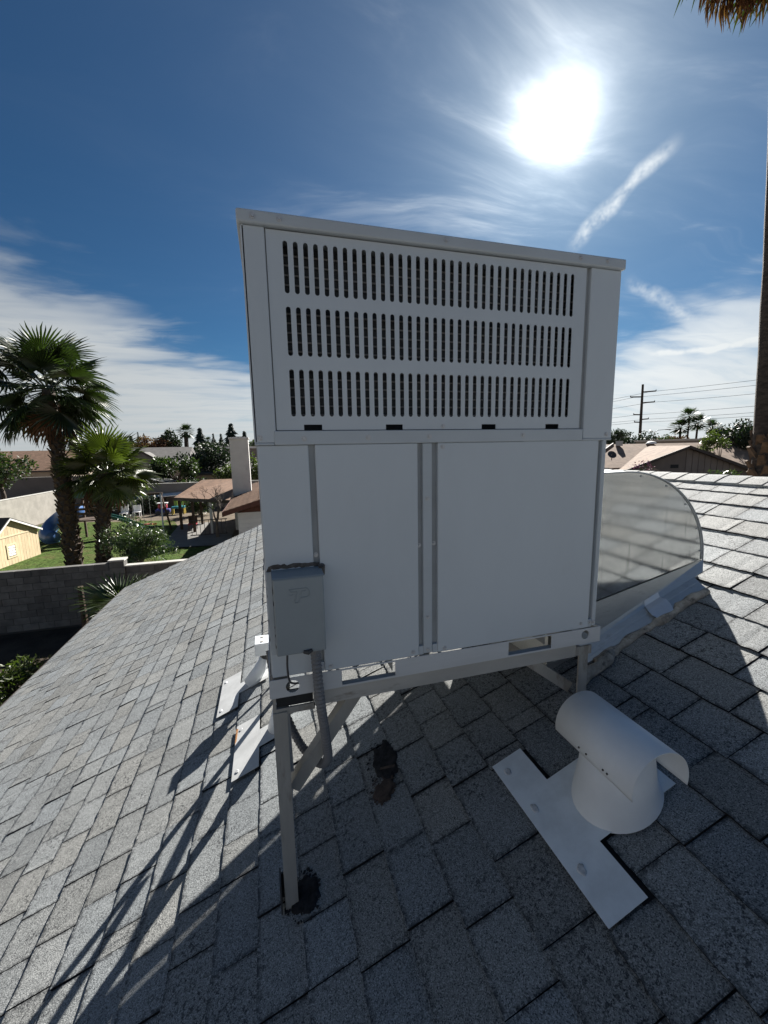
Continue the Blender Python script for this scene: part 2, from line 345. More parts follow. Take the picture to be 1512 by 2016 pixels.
def link(name, me, parent=None):
    o = bpy.data.objects.new(name, me); C.objects.link(o)
    if parent is not None: attach(o, parent)
    return o
def world_loc(o):
    v = Vector(o.location); p = o.parent
    while p is not None: v += Vector(p.location); p = p.parent
    return v
def attach(o, parent):
    """parent o, keeping coordinates given in the world"""
    o.parent = parent; o.matrix_parent_inverse = Matrix.Translation(-world_loc(parent)) if parent.parent is None else Matrix.Translation(-Vector(parent.location))
def tag(o, label=None, cat=None, group=None, kind=None):
    if label: o['label'] = label
    if cat: o['category'] = cat
    if group: o['group'] = group
    if kind: o['kind'] = kind
    return o
def thing(name, loc, label, cat, group=None):
    o = bpy.data.objects.new(name, None); C.objects.link(o); o.location = loc; o.empty_display_size = 0.2
    return tag(o, label, cat, group)
def circle(cx, cz, r, n=16): return [(cx + r*math.cos(2*math.pi*k/n), cz + r*math.sin(2*math.pi*k/n)) for k in range(n)]
def rect(x0, z0, x1, z1): return [(x0, z0), (x1, z0), (x1, z1), (x0, z1)]

# ------------------------------------------------------------------ setting: ground
GZ = -4.2
def sheet(name, poly, z, m_):
    b = MB(); b.add([(x, y, z) for x, y in poly], [tuple(range(len(poly)))]); o = b.build(name, m_, fix=False); tag(o, kind='structure'); return o
sheet('ground', [(-2500, -1500), (2500, -1500), (2500, 3500), (-2500, 3500)], GZ, 'ground')
sheet('lawn', [(-17.0, 13.0), (-2.4, 13.0), (-2.4, 19.9), (-3.0, 22.6), (-5.6, 22.9), (-6.4, 30.5), (-7.2, 33.4), (-11, 34.2), (-16.6, 36.0), (-17.0, 30)], GZ + 0.02, 'lawn')
sheet('side_yard', [(-9.5, -6), (-2.4, -6), (-2.4, 12.6), (-9.5, 12.6)], GZ + 0.012, 'ground_shade_dark')
sheet('patio', [(-5.9, 22.9), (-2.3, 22.7), (-2.3, 31.0), (-6.3, 31.0)], GZ + 0.06, 'concrete')
sheet('road', [(14.0, -60), (22.0, -60), (22.0, 120), (14.0, 120)], GZ + 0.01, 'asphalt')

# ------------------------------------------------------------------ the house underfoot and its roof
S = 0.4095; TH = math.atan(S)
UP = Vector((math.cos(TH), 0, math.sin(TH))); NO = Vector((-math.sin(TH), 0, math.cos(TH)))
def roof_z(x): return -0.573 + S * (x - 0.019)
EAVE_X, RIDGE_X, Y_NEAR, Y_FAR = -2.955, 3.13, -5.5, 8.05
RZ = roof_z(RIDGE_X)
house = thing('shingled_house', (3.13, 1.3, GZ), 'house whose gray shingle roof fills the foreground', 'house')
b = MB(); Z0 = GZ
b.box((-2.45, Y_NEAR + 0.4, GZ), (8.7, Y_FAR - 0.45, roof_z(-2.45) - 0.14))
b.build('wall', 'stucco_tan', house)
for yy in (Y_NEAR + 0.4, Y_FAR - 0.6):
    zt = roof_z(-2.45) - 0.14
    MB().prism([(-2.45, zt), (8.7, zt), (RIDGE_X, RZ - 0.16)], 'y', yy, yy + 0.15).build('gable_wall', 'stucco_tan', house)
roof = MB()
def slab(x0, x1, drop0, drop1):
    z = lambda x: RZ - S * abs(x - RIDGE_X)
    roof.add([(x0, Y_NEAR, z(x0)-drop0), (x1, Y_NEAR, z(x1)-drop0), (x1, Y_FAR, z(x1)-drop0), (x0, Y_FAR, z(x0)-drop0),
              (x0, Y_NEAR, z(x0)-drop1), (x1, Y_NEAR, z(x1)-drop1), (x1, Y_FAR, z(x1)-drop1), (x0, Y_FAR, z(x0)-drop1)],
             [(0,1,2,3),(7,6,5,4),(0,4,5,1),(1,5,6,2),(2,6,7,3),(3,7,4,0)])
slab(EAVE_X, RIDGE_X, 0.014, 0.10); slab(RIDGE_X, 2*RIDGE_X - EAVE_X, 0.006, 0.10)
roof = roof.build('roof', 'deck', house)
MB().box((EAVE_X - 0.022, Y_NEAR, roof_z(EAVE_X) - 0.20), (EAVE_X - 0.002, Y_FAR, roof_z(EAVE_X) - 0.016)).build('fascia', 'fascia_dark', house)
for sgn in (-1, 1):
    z = lambda x: RZ - S * abs(x - RIDGE_X)
    xe = RIDGE_X - sgn * (RIDGE_X - EAVE_X)
    MB().add([(xe, Y_FAR+.003, z(xe)-.2), (RIDGE_X, Y_FAR+.003, RZ-.2), (RIDGE_X, Y_FAR+.003, RZ-.017), (xe, Y_FAR+.003, z(xe)-.017),
              (xe, Y_FAR+.023, z(xe)-.2), (RIDGE_X, Y_FAR+.023, RZ-.2), (RIDGE_X, Y_FAR+.023, RZ-.017), (xe, Y_FAR+.023, z(xe)-.017)],
             [(0,1,2,3),(7,6,5,4),(0,4,5,1),(1,5,6,2),(2,6,7,3),(3,7,4,0)]).build('bargeboard', 'fascia_dark', house)

PITCH = 0.1425; EXPO = PITCH / math.cos(TH); H0 = 0.0145
LEN = EXPO * 1.95
def shingle_geo(rng, wdt, over=LEN):
    """one tab: lower edge ragged and proud, upper edge thin, tucked under the next course"""
    n = 6; vs = []; uv = []; h = H0 * rng.uniform(0.86, 1.22)
    jx = [rng.uniform(-0.0022, 0.0022) for _ in range(n+1)]; jz = [rng.uniform(-0.0012, 0.0012) for _ in range(n+1)]
    g_ = 0.0028
    for q_ in (0, n):
        if rng.random() < 0.35: jz[q_] += rng.uniform(0.001, 0.0045)
    for k in range(n+1):
        y = g_ + (wdt - 2*g_) * k / n
        vs += [(jx[k], y, h + jz[k]), (over, y, 0.0008), (jx[k] + 0.001, y, 0.0002)]
        uv += [(0, k/n), (over/EXPO, k/n), (-0.02, k/n)]
    fs = []
    for k in range(n):
        a = 3*k; b_ = 3*(k+1)
        fs += [(a, a+1, b_+1, b_), (a+2, a, b_, b_+2)]
    fs += [(0, 2, 1), (3*n, 3*n+1, 3*n+2)]
    return vs, fs, uv
def project(p):
    q = Vector(p) - CAM; z = q.dot(FW)
    if z < 0.05: return None
    return (756 + 800 * q.dot(RX) / z, 1008 + 800 * q.dot(DN) / z)
BARE = {1: [(-0.53, 0.012)], 2: [(-0.374, -0.143)], -6: [(0.72, 1.14)], -5: [(0.86, 1.0)], -7: [(1.35, 1.79)]}
srng = random.Random(21); pieces = []
for j in range(-25, 18):
    xb = 0.617 + PITCH * j
    y = Y_NEAR - srng.uniform(0, 0.3)
    while y < Y_FAR:
        wd = srng.choice((0.22, 0.20, 0.25, 0.17, 0.29, 0.23, 0.19, 0.27))
        if srng.random() < 0.06: wd = 0.07
        y0, y1 = max(y, Y_NEAR), min(y + wd, Y_FAR); y += wd
        segs = [(y0, y1)]
        for a, c in BARE.get(j, []):
            out = []
            for p0, p1 in segs:
                if p1 <= a or p0 >= c: out.append((p0, p1))
                else:
                    if p0 < a: out.append((p0, a))
                    if p1 > c: out.append((c, p1))
            segs = out
        for p0, p1 in segs:
            if p1 - p0 > 0.03: pieces.append((j, xb, p0, p1))
def seen_area(pc):
    j, xb, p0, p1 = pc
    q = [project((x, y_, roof_z(x))) for x, y_ in ((xb, p0), (xb + PITCH, p0), (xb + PITCH, p1), (xb, p1))]
    if any(t is None for t in q): return 0
    cx = sum(t[0] for t in q) / 4; cy = sum(t[1] for t in q) / 4
    if not (-40 < cx < 1552 and -40 < cy < 2056): return 0
    if 500 < cx < 1185 and cy < 1330: return 0                     # behind the unit
    a = 0
    for i in range(4): a += q[i][0]*q[(i+1)%4][1] - q[(i+1)%4][0]*q[i][1]
    return abs(a) / 2
pieces.sort(key=seen_area, reverse=True)
BASIS = Matrix(((UP.x, 0, NO.x, 0), (UP.y, 1, NO.y, 0), (UP.z, 0, NO.z, 0), (0, 0, 0, 1)))
variants = []
for i in range(14):
    vs, fs, uv = shingle_geo(srng, 0.30)
    me = bpy.data.meshes.new('shingle'); me.from_pydata(vs, [], fs); me.update(); me.materials.append(MATS['shingle']); me.materials.append(MATS['shingle_edge'])
    for i_, p_ in enumerate(me.polygons): p_.material_index = 1 if (i_ % 2 == 1 or i_ >= 12) else 0
    ul = me.uv_layers.new(name='UVMap')
    for lp in me.loops: ul.data[lp.index].uv = uv[lp.vertex_index]
    variants.append(me)
def tint_of(rng):
    k = rng.choice((rng.uniform(0.92, 1.06), rng.uniform(0.92, 1.06), rng.uniform(0.80, 1.12))); wv = rng.uniform(-0.035, 0.035)
    return (k * (1 + wv), k * (1 + wv*0.1), k * (1 - wv), 1.0)
bulk = MB(); bulk_uv = []; bulk_t = []
for i, (j, xb, p0, p1) in enumerate(pieces):
    fu = min(1.0, max(0.2, (RIDGE_X - 0.01 - xb) / math.cos(TH) / LEN)); wd = p1 - p0; tilt = Matrix.Rotation(srng.uniform(-0.004, 0.004), 4, 'Z')
    base = Matrix.Translation(Vector((xb, p0, roof_z(xb))) - NO * 0.015)
    if i < 300:
        o = bpy.data.objects.new('shingle', variants[i % 14]); C.objects.link(o); o.parent = roof
        o.matrix_basis = base @ BASIS @ tilt @ Matrix.Diagonal((fu, wd / 0.30, 1, 1))
        o.color = tint_of(srng)
    else:
        vs, fs, uv = shingle_geo(srng, wd); M_ = base @ BASIS @ tilt @ Matrix.Diagonal((fu, 1, 1, 1))
        bulk.add([M_ @ Vector(v) for v in vs], fs); bulk_uv += uv; bulk_t += [tint_of(srng)] * len(fs)
me = bulk.mesh('shingle_field'); me.materials.append(MATS['shingle_bulk']); me.materials.append(MATS['shingle_edge'])
for i_, p_ in enumerate(me.polygons): p_.material_index = 1 if ((i_ % 14) % 2 == 1 or i_ % 14 >= 12) else 0
me.uv_layers.new(name='UVMap'); me.color_attributes.new('tint', 'FLOAT_COLOR', 'CORNER')
ul = me.uv_layers['UVMap']; at_ = me.color_attributes['tint']
for p_ in me.polygons:
    for li in p_.loop_indices: ul.data[li].uv = bulk_uv[me.loops[li].vertex_index]; at_.data[li].color = bulk_t[p_.index]
o = link('shingle_field', me); o.parent = roof; o['kind'] = 'stuff'
# starter strip, ridge caps
capv = []
for i in range(5):
    n = 4; vs = []; L_ = 0.24; hw = 0.135; j_ = [srng.uniform(-0.002, 0.002) for _ in range(3)]
    for y_, lift in ((0.0, 0.010), (L_, 0.003)):
        for k, (px_, pz) in enumerate(((-hw, -S*hw), (-hw*0.35, -S*hw*0.42 ), (0, -0.012), (hw*0.35, -S*hw*0.42), (hw, -S*hw))):
            vs.append((px_, y_ + (j_[k % 3] if y_ == 0 else 0), pz + lift + 0.012))
    for k, (px_, pz) in enumerate(((-hw, -S*hw), (-hw*0.35, -S*hw*0.42), (0, -0.012), (hw*0.35, -S*hw*0.42), (hw, -S*hw))): vs.append((px_, 0.002, pz))
    fs = [(k, k+1, k+6, k+5) for k in range(4)] + [(k+10, k+11, k+1, k) for k in range(4)] + [(10, 0, 5), (14, 9, 4)]
    me = bpy.data.meshes.new('ridge_cap'); me.from_pydata(vs, [], fs); me.update(); me.materials.append(MATS['shingle'])
    ul = me.uv_layers.new(name='UVMap')
    for lp in me.loops: ul.data[lp.index].uv = (vs[lp.vertex_index][1] / 0.14, 0.5 + vs[lp.vertex_index][0] / 0.3)
    capv.append(me)
y = Y_NEAR
i = 0
while y < Y_FAR - 0.1:
    o = bpy.data.objects.new('ridge_cap', capv[i % 5]); C.objects.link(o); o.parent = roof
    o.location = (RIDGE_X + srng.uniform(-.004, .004), y, RZ - 0.012)
    o.color = tint_of(srng); y += 0.142; i += 1

# ------------------------------------------------------------------ rooftop air conditioner
W_, D_ = 1.2, 1.3
ZT, ZL, ZS, ZB, ZBB = 1.527, 1.494, 0.938, 0.240, 0.182
unit = thing('rooftop_air_conditioner', (0.6, 0.65, ZBB), 'tall gray packaged air conditioner with three rows of louver slots, on a metal stand', 'air conditioner')
def screw(x, z, y, parent, r=0.0055):
    MB().tube([(x, y + 0.004, z), (x, y - 0.0015, z)], r * 1.45, 12).tube([(x, y - 0.0015, z), (x, y - 0.0048, z)], [r, r * 0.8], 6).build('screw', 'screw', parent)
# lid
lid = MB().cbox((-0.012, -0.010, ZL), (W_ + 0.012, D_ + 0.012, ZT), 0.005).build('lid', 'cabinet_trim', unit)
for x, z in ((0.028, 1.511), (0.094, 1.512), (0.562, 1.513), (1.030, 1.513), (1.136, 1.514)): screw(x, z, -0.010, lid)
# upper corner posts
for x0, x1 in ((0.0, 0.055), (1.083, W_)):
    MB().cbox((x0 - (0.004 if x0 == 0 else 0), 0.0, 0.944), (x1 + (0.004 if x1 == W_ else 0), 0.06, ZL - 0.0005), 0.003).build('corner_post', 'cabinet', unit)
# louver panel
slots = []
zr = ((1.338, 1.468), (1.178, 1.305), (1.016, 1.143))
for z0, z1 in zr:
    for k in range(35):
        x = 0.106 + (1.0135 - 0.106) * k / 34; r = 0.0063
        lp = [(x + r*math.cos(a), z1 - r + r*math.sin(a)) for a in [math.pi*i/6 for i in range(7)]]
        lp += [(x + r*math.cos(a), z0 + r + r*math.sin(a)) for a in [math.pi + math.pi*i/6 for i in range(7)]]
        slots.append(lp)
notch = [(0.133, 0.184), (0.374, 0.427), (0.693, 0.744), (0.932, 0.984)]
outer = [(0.058, ZL - 0.003), (0.058, 0.9785)]
for a, c in notch: outer += [(a, 0.9785), (a, 0.9935), (c, 0.9935), (c, 0.9785)]
outer += [(1.067, 0.9785), (1.067, ZL - 0.003)]
lp = MB().plate(outer, slots, 0.004, 0.0065).build('louver_panel', 'cabinet', unit)
screw(0.559, 0.988, 0.004, lp, 0.005)
MB().box((1.0665, 0.012, 0.978), (1.083, 0.02, ZL)).build('panel_channel', 'groove', unit)
MB().box((0.0552, 0.010, 0.978), (0.058, 0.02, ZL)).build('panel_channel', 'groove', unit)
# coil behind the louvers
coil = MB().box((0.06, 0.075, 0.96), (1.08, 0.115, ZL - 0.01)).build('condenser_coil', 'coil', unit)
tb = MB()
z = 0.975
while z < 1.48: tb.tube([(0.065, 0.070, z), (1.075, 0.070, z)], 0.0028, 6); z += 0.0255
tb.build('coil_tube', 'coil_tube', coil)
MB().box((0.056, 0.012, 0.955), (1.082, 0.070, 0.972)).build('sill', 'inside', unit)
# mid rail
mid = MB().cbox((0.050, -0.003, 0.9375), (1.0785, 0.03, 0.9765), 0.0025).build('mid_rail', 'cabinet_trim', unit)
for x, z in ((0.131, 0.955), (0.317, 0.956), (0.510, 0.957), (0.842, 0.958)): screw(x, z, -0.003, mid)
for x0, x1, xs in ((-0.004, 0.050, 0.012), (1.0785, W_ + 0.004, 1.181)):
    q_ = MB().cbox((x0 + 0.0005, -0.002, 0.9375), (x1 - 0.0005, 0.03, 0.9438), 0.002).build('post_foot', 'cabinet_trim', unit)
    screw(xs, 0.958, 0.0, unit)
# lower panels, channels, mullion
def panel(x0, x1, z0, z1, y=0.0, name='access_panel', mt='cabinet'):
    return MB().cbox((x0, y, z0), (x1, y + 0.022, z1), 0.003).build(name, mt, unit)
p1 = panel(0.003, 0.142, 0.243, 0.937, 0.004)
p2 = panel(0.160, 0.473, 0.2415, 0.937)
p3 = panel(0.540, 1.152, 0.2415, 0.937)
panel(1.168, 1.181, 0.246, 0.937, 0.0, 'edge_trim', 'cabinet_trim')
panel(0.490, 0.521, 0.2445, 0.937, 0.001, 'mullion', 'cabinet_trim')
for x0, x1 in ((0.1422, 0.1598), (0.4732, 0.4898), (0.5212, 0.5398), (1.1522, 1.1678)):
    MB().box((x0, 0.0135, 0.272), (x1, 0.02, 0.937)).build('panel_channel', 'groove', unit)
    MB().box((x0 + 0.0005, 0.002, 0.2425), (x1 - 0.0005, 0.02, 0.272)).build('channel_foot', 'cabinet_trim', unit)
MB().box((1.181, 0.004, 0.2425), (1.187, 0.03, 0.937)).build('side_return', 'cabinet', unit)
for x, z, y_, pr in ((0.1505, 0.612, 0.0135, unit), (0.480, 0.613, 0.0135, unit), (0.531, 0.616, 0.0135, unit), (0.505, 0.765, 0.001, unit), (0.505, 0.372, 0.001, unit),
                     (0.180, 0.256, 0.0, p2), (0.452, 0.258, 0.0, p2), (0.565, 0.254, 0.0, p3), (1.118, 0.262, 0.0, p3), (1.1605, 0.262, 0.002, unit),
                     (0.1510, 0.258, 0.002, unit), (0.505, 0.259, 0.001, unit), (1.175, 0.262, 0.0, unit), (0.556, 0.925, 0.0, p3)):
    screw(x, z, y_, pr, 0.005)
# side, rear and inner shell
MB().box((0.0, 0.028, 0.2425), (0.004, D_, ZL)).box((0.0, 0.0, ZS+.007), (0.003, 0.03, ZL)).build('side_panel', 'cabinet', unit)
MB().box((W_ - 0.013, 0.03, 0.2425), (W_ - 0.009, D_, 0.937)).box((W_ - 0.004, 0.0605, 0.9445), (W_, D_, ZL)).build('side_panel', 'cabinet', unit)
MB().box((0.004, D_ - 0.004, 0.2425), (W_ - 0.013, D_, ZL)).build('rear_panel', 'cabinet', unit)
MB().box((0.005, 0.0245, ZB), (W_ - 0.014, D_ - 0.005, ZB + 0.0022)).build('base_pan', 'groove', unit)
# base rails with forklift slots and lifting holes
fs_ = [rect(0.212, 0.1885, 0.388, 0.2370), rect(0.808, 0.1885, 0.987, 0.2370)]
fr = MB().plate(rect(-0.008, ZBB, 1.205, 0.2415), fs_ + [circle(0.060, 0.213, 0.0205), circle(1.136, 0.2175, 0.017)], -0.006, -0.0035)
fr.box((-0.008, -0.0035, ZBB), (1.205, 0.024, ZBB + 0.0025)).build('base_rail', 'base_rail', unit)
MB().plate(rect(-0.008, ZBB, 1.205, 0.2395), fs_ + [circle(0.060, 0.213, 0.0205)], D_ + 0.001, D_ + 0.004).build('base_rail', 'base_rail', unit)
MB().box((-0.0078, -0.0034, ZBB + 0.003), (-0.0052, D_, 0.2412)).build('base_rail', 'base_rail', unit)
MB().box((1.2022, -0.0034, ZBB + 0.003), (1.2048, D_, 0.2412)).build('base_rail', 'base_rail', unit)
# forklift pockets run through the base
for x0, x1 in ((0.212, 0.388), (0.808, 0.987)):
    MB().box((x0 - 0.003, 0.036, ZBB), (x0 - 0.0005, D_, 0.2385)).box((x1 + 0.0005, 0.036, ZBB), (x1 + 0.003, D_, 0.2385)).build('fork_pocket', 'groove', unit)
# disconnect box
dbx = MB().cbox((0.026, -0.060, 0.353), (0.154, 0.0035, 0.570), 0.003).build('disconnect_box', 'disconnect', unit)
MB().cbox((0.0205, -0.075, 0.349), (0.1590, -0.0605, 0.5735), 0.004).build('cover', 'disconnect', dbx)
MB().prism([(-0.075, 0.5736), (0.0035, 0.5736), (0.0035, 0.5790), (-0.072, 0.5765)], 'x', 0.0185, 0.1610).build('rain_hood', 'disconnect', dbx)
em = MB()
def seg(a, c, r=0.0013): em.tube([(a[0], -0.0758, a[1]), (c[0], -0.0758, c[1])], r, 6)
ox, oz = 0.062, 0.502
path = [[(0.0, 0.040), (0.046, 0.040)], [(0.0, 0.040), (0.006, 0.032)], [(0.006, 0.032), (0.022, 0.032)], [(0.022, 0.032), (0.014, 0.0)], [(0.014, 0.0), (0.026, 0.0)], [(0.026, 0.0), (0.030, 0.014)],
        [(0.002, 0.024), (0.012, 0.024)]]
for a, c in path: seg((ox + a[0], oz + a[1]), (ox + c[0], oz + c[1]))
arc = [(0.046 + 0.010*math.sin(t), 0.027 + 0.013*math.cos(t)) for t in [math.pi*k/10 for k in range(11)]]
for a, c in zip(arc, arc[1:]): seg((ox + a[0], oz + a[1]), (ox + c[0], oz + c[1]))
seg((ox + 0.046, oz + 0.014), (ox + 0.030, oz + 0.014)); seg((ox + 0.030, oz + 0.014), (ox + 0.034, oz + 0.032)); seg((ox + 0.034, oz + 0.032), (ox + 0.046, oz + 0.032))
tag(em.build('emblem', 'disconnect', dbx), 'embossed two-letter maker mark on the cover')
MB().tube([(0.094, -0.076, 0.3545), (0.106, -0.080, 0.3525), (0.118, -0.076, 0.3565)], [0.005, 0.007, 0.005], 8).build('latch', 'dark_metal', dbx)
gk = MB(); grng = random.Random(5)
pts = [(0.011, 0.33 + 0.0122*k) for k in range(21)] + [(0.014 + 0.0085*k, 0.5865 + grng.uniform(-.002, .002)) for k in range(18)]
gk.tube([(x + grng.uniform(-.002, .002), 0.0, z) for x, z in pts], [grng.uniform(0.0055, 0.0085) for _ in pts], 8)
gk.v = [(x, 0.004 + y_*0.10, z) for x, y_, z in gk.v]; gk.build('sealant_strip', 'gasket', unit)
MB().box((0.004, -0.001, 0.320), (0.018, 0.004, 0.575)).build('knockout_plate', 'cabinet_trim', unit)
MB().tube([(0.163, 0.0, 0.555), (0.163, -0.012, 0.585)], 0.010, 8).build('sealant_blob', 'gasket', unit)
# ribbed flexible conduit looping down and back up behind the leg
cpts = [Vector(p) for p in ((0.130, -0.034, 0.352), (0.133, -0.033, 0.27), (0.1385, -0.026, 0.17), (0.148, -0.008, 0.07), (0.158, 0.02, -0.03), (0.162, 0.05, -0.10), (0.146, 0.085, -0.145), (0.115, 0.13, -0.150), (0.075, 0.19, -0.120), (0.035, 0.27, -0.05), (0.005, 0.36, 0.04), (-0.01, 0.42, 0.13))]
def spline(P, per=14):
    out = []
    for i in range(len(P) - 1):
        a, b_, c, d = P[max(i-1, 0)], P[i], P[i+1], P[min(i+2, len(P)-1)]
        for k in range(per):
            t = k / per; out.append(0.5 * ((2*b_) + (c - a)*t + (2*a - 5*b_ + 4*c - d)*t*t + (3*b_ - a - 3*c + d)*t**3))
    return out + [P[-1]]
sp_ = spline(cpts, 15)
MB().tube(sp_, [0.0142 + (0.0015 if i % 2 else -0.0011) for i in range(len(sp_))], 12).build('conduit', 'conduit', unit)
MB().tube([(0.130, -0.034, 0.358), (0.1305, -0.034, 0.330)], 0.0185, 8).build('conduit_fitting', 'conduit', unit)
MB().tube(spline([Vector(p) for p in ((0.050, -0.045, 0.352), (0.047, -0.045, 0.30), (0.051, -0.035, 0.25), (0.064, -0.012, 0.226), (0.078, 0.004, 0.215))], 6), 0.0032, 6).build('ground_wire', 'wire', unit, smooth=True)

# ------------------------------------------------------------------ equipment stand under the unit
stand = thing('equipment_stand', (0.6, 0.65, -0.2), 'rust-streaked steel frame stand holding up the air conditioner', 'stand')
ZR1, ZR0 = 0.1785, 0.128
def hollow_rail(p0, p1, along):
    b = MB()
    if along == 'x':
        b.box((p0[0], p0[1], ZR0), (p1[0], p0[1] + 0.005, ZR1 - 0.0022)).box((p0[0], p0[1] + 0.0052, ZR0), (p1[0], p0[1] + 0.03, ZR0 + 0.005)).box((p0[0], p0[1] - 0.000, ZR1 - 0.002), (p1[0], p0[1] + 0.026, ZR1))
    else:
        b.box((p0[0], p0[1], ZR0), (p0[0] + 0.005, p1[1], ZR1 - 0.0022)).box((p0[0] + 0.0052, p0[1], ZR0), (p0[0] + 0.05, p1[1], ZR0 + 0.005)).box((p0[0], p0[1], ZR1 - 0.002), (p0[0] + 0.05, p1[1], ZR1))
    return b.build('rail', 'stand_rail', stand)
hollow_rail((0.122, 0.006), (1.108, 0), 'x')
MB().box((0.009, 0.0135, 0.1395), (0.121, 0.042, 0.1765)).build('dark_void_fill', 'inside', stand)  # solid black filler: the shaded hollow's darkness is put into its colour
MB().box((-0.002, 0.006, 0.118), (0.125, 0.012, 0.1385)).box((-0.002, 0.006, 0.1387), (0.008, 0.012, 0.178)).box((-0.002, 0.0122, 0.118), (0.045, 0.05, 0.126)).build('corner_bracket', 'stand', stand)
MB().box((1.108, 0.004, 0.132), (1.178, 0.010, 0.166)).box((1.108, 0.0102, 0.132), (1.178, 0.05, 0.137)).build('corner_bracket', 'stand', stand)
hollow_rail((0.02, D_ - 0.06), (1.18, 0), 'x')
hollow_rail((0.004, 0.058), (0, D_ - 0.062), 'y'); hollow_rail((1.128, 0.058), (0, D_ - 0.062), 'y')
def leg(x, y_, ztop, zbot, da, db, wd=0.042):
    MB().angle((x, y_, ztop), (x, y_, zbot), wd, 0.006, da, db).build('leg', 'stand', stand)
leg(-0.003, 0.0, 0.128, -0.585, (1, 0, 0), (0, 1, 0))
leg(1.172, 0.012, 0.131, roof_z(1.172) - 0.01, (-1, 0, 0), (0, 1, 0))
leg(0.006, D_ - 0.01, 0.128, roof_z(0.0) - 0.02, (1, 0, 0), (0, -1, 0))
leg(1.172, D_ - 0.01, 0.128, roof_z(1.172) - 0.02, (-1, 0, 0), (0, -1, 0))
MB().angle((0.262, 0.058, 0.134), (0.030, 0.050, -0.175), 0.042, 0.006, (0.8, 0, -0.6), (0, 1, 0)).build('brace', 'stand', stand)
MB().angle((0.930, 0.20, 0.130), (1.150, 0.06, -0.02), 0.042, 0.006, (-0.5, 0, -0.75), (0, 1, 0)).build('brace', 'stand', stand)
MB().angle((0.30, D_ - 0.02, 0.130), (0.03, D_ - 0.02, -0.30), 0.042, 0.006, (0.8, 0, -0.6), (0, -1, 0)).build('brace', 'stand', stand)
MB().angle((0.012, 0.30, 0.128), (0.012, 0.05, -0.12), 0.038, 0.006, (0, 0.7, -0.7), (1, 0, 0)).build('brace', 'stand', stand)
MB().angle((0.012, 0.95, 0.128), (0.012, D_ - 0.05, -0.18), 0.038, 0.006, (0, -0.7, -0.7), (1, 0, 0)).build('brace', 'stand', stand)
# foot of the long front leg: a clip plate set in tar
MB().box((-0.018, -0.008, -0.585), (-0.0125, 0.055, -0.475)).box((-0.0123, 0.046, -0.585), (0.035, 0.052, -0.49)).build('foot_clip', 'dark_metal', stand)

# roof-lying helper: outlines given in (up-slope x, y)
def on_roof(x, y_, h=0.0): return Vector((x, y_, roof_z(x))) + NO * h
def roof_patch(poly, h, thick=0.0015):
    b = MB(); n = len(poly)
    b.add([on_roof(x, y_, h) for x, y_ in poly] + [on_roof(x, y_, h - thick) for x, y_ in poly], [tuple(range(n)), tuple(reversed(range(n, 2*n)))] + [(i, (i+1)%n, n+(i+1)%n, n+i) for i in range(n)])
    return b
def blob(cx, cy, rx, ry, h, seed, n=64, rough=0.25, rings=7, base=0.0):
    """thin ragged smear lying on the shingles"""
    r_ = random.Random(seed); k1 = [(r_.uniform(0, 6.28), r_.uniform(.3, 1) / q) for q in range(1, 12)]
    def rf(a): return max(0.35, 1 + rough * sum(m_ * math.sin(q * a + p_) for q, (p_, m_) in enumerate(k1, 1)) + r_.uniform(-.06, .06))
    ph = [rf(2*math.pi*i/n) for i in range(n)]
    b = MB(); vs = [on_roof(cx, cy, base + h)]
    for k in range(1, rings + 1):
        f = k / rings
        for i in range(n):
            a = 2*math.pi*i/n; rr = f * (1 + (ph[i] - 1) * f)
            vs.append(on_roof(cx + rx*rr*math.cos(a), cy + ry*rr*math.sin(a), base + ((h * r_.uniform(.55, 1.15) + 0.001) if k < rings else -0.006)))
    fs = [(0, 1+i, 1+(i+1)%n) for i in range(n)]
    for k in range(rings - 1):
        for i in range(n): fs.append((1+k*n+i, 1+(k+1)*n+i, 1+(k+1)*n+(i+1)%n, 1+k*n+(i+1)%n))
    b.add(vs, fs)
    for _ in range(46 if rx > 0.04 and base == 0 else 0):        # spatter round the smear
        a = r_.uniform(0, 6.28); d_ = r_.uniform(0.95, 1.28); x, y_ = cx + rx*d_*math.cos(a), cy + ry*d_*math.sin(a); q = r_.uniform(.002, .007)
        b.add([on_roof(x, y_, 0.0022)] + [on_roof(x + q*math.cos(t)*r_.uniform(.6, 1.3), y_ + q*math.sin(t)*r_.uniform(.6, 1.3), 0.0005) for t in (0, 1.05, 2.1, 3.14, 4.2, 5.2)], [(0, i, i % 6 + 1) for i in range(1, 7)])
    return b
tag(blob(0.055, 0.010, 0.046, 0.068, 0.0022, 3).build('tar_patch', 'tar', smooth=True), 'black tar smeared round the foot of the stand\'s long front leg', 'tar patch', 'tar repairs on the shingles')
tp = blob(0.425, 0.325, 0.052, 0.105, 0.003, 8, rough=0.3).build('tar_patch', 'tar', smooth=True)
tag(tp, 'lone black tar blotch on the shaded shingles under the unit', 'tar patch', 'tar repairs on the shingles')
rs_ = blob(0.392, 0.205, 0.042, 0.050, 0.002, 9, rough=0.3).build('rust_stain', 'tar_brown', tp, smooth=True)
MB().bar(on_roof(0.41, 0.28, 0.022), on_roof(0.465, 0.25, 0.024), 0.012, 0.002).build('torn_flap', 'tar_brown', tp)

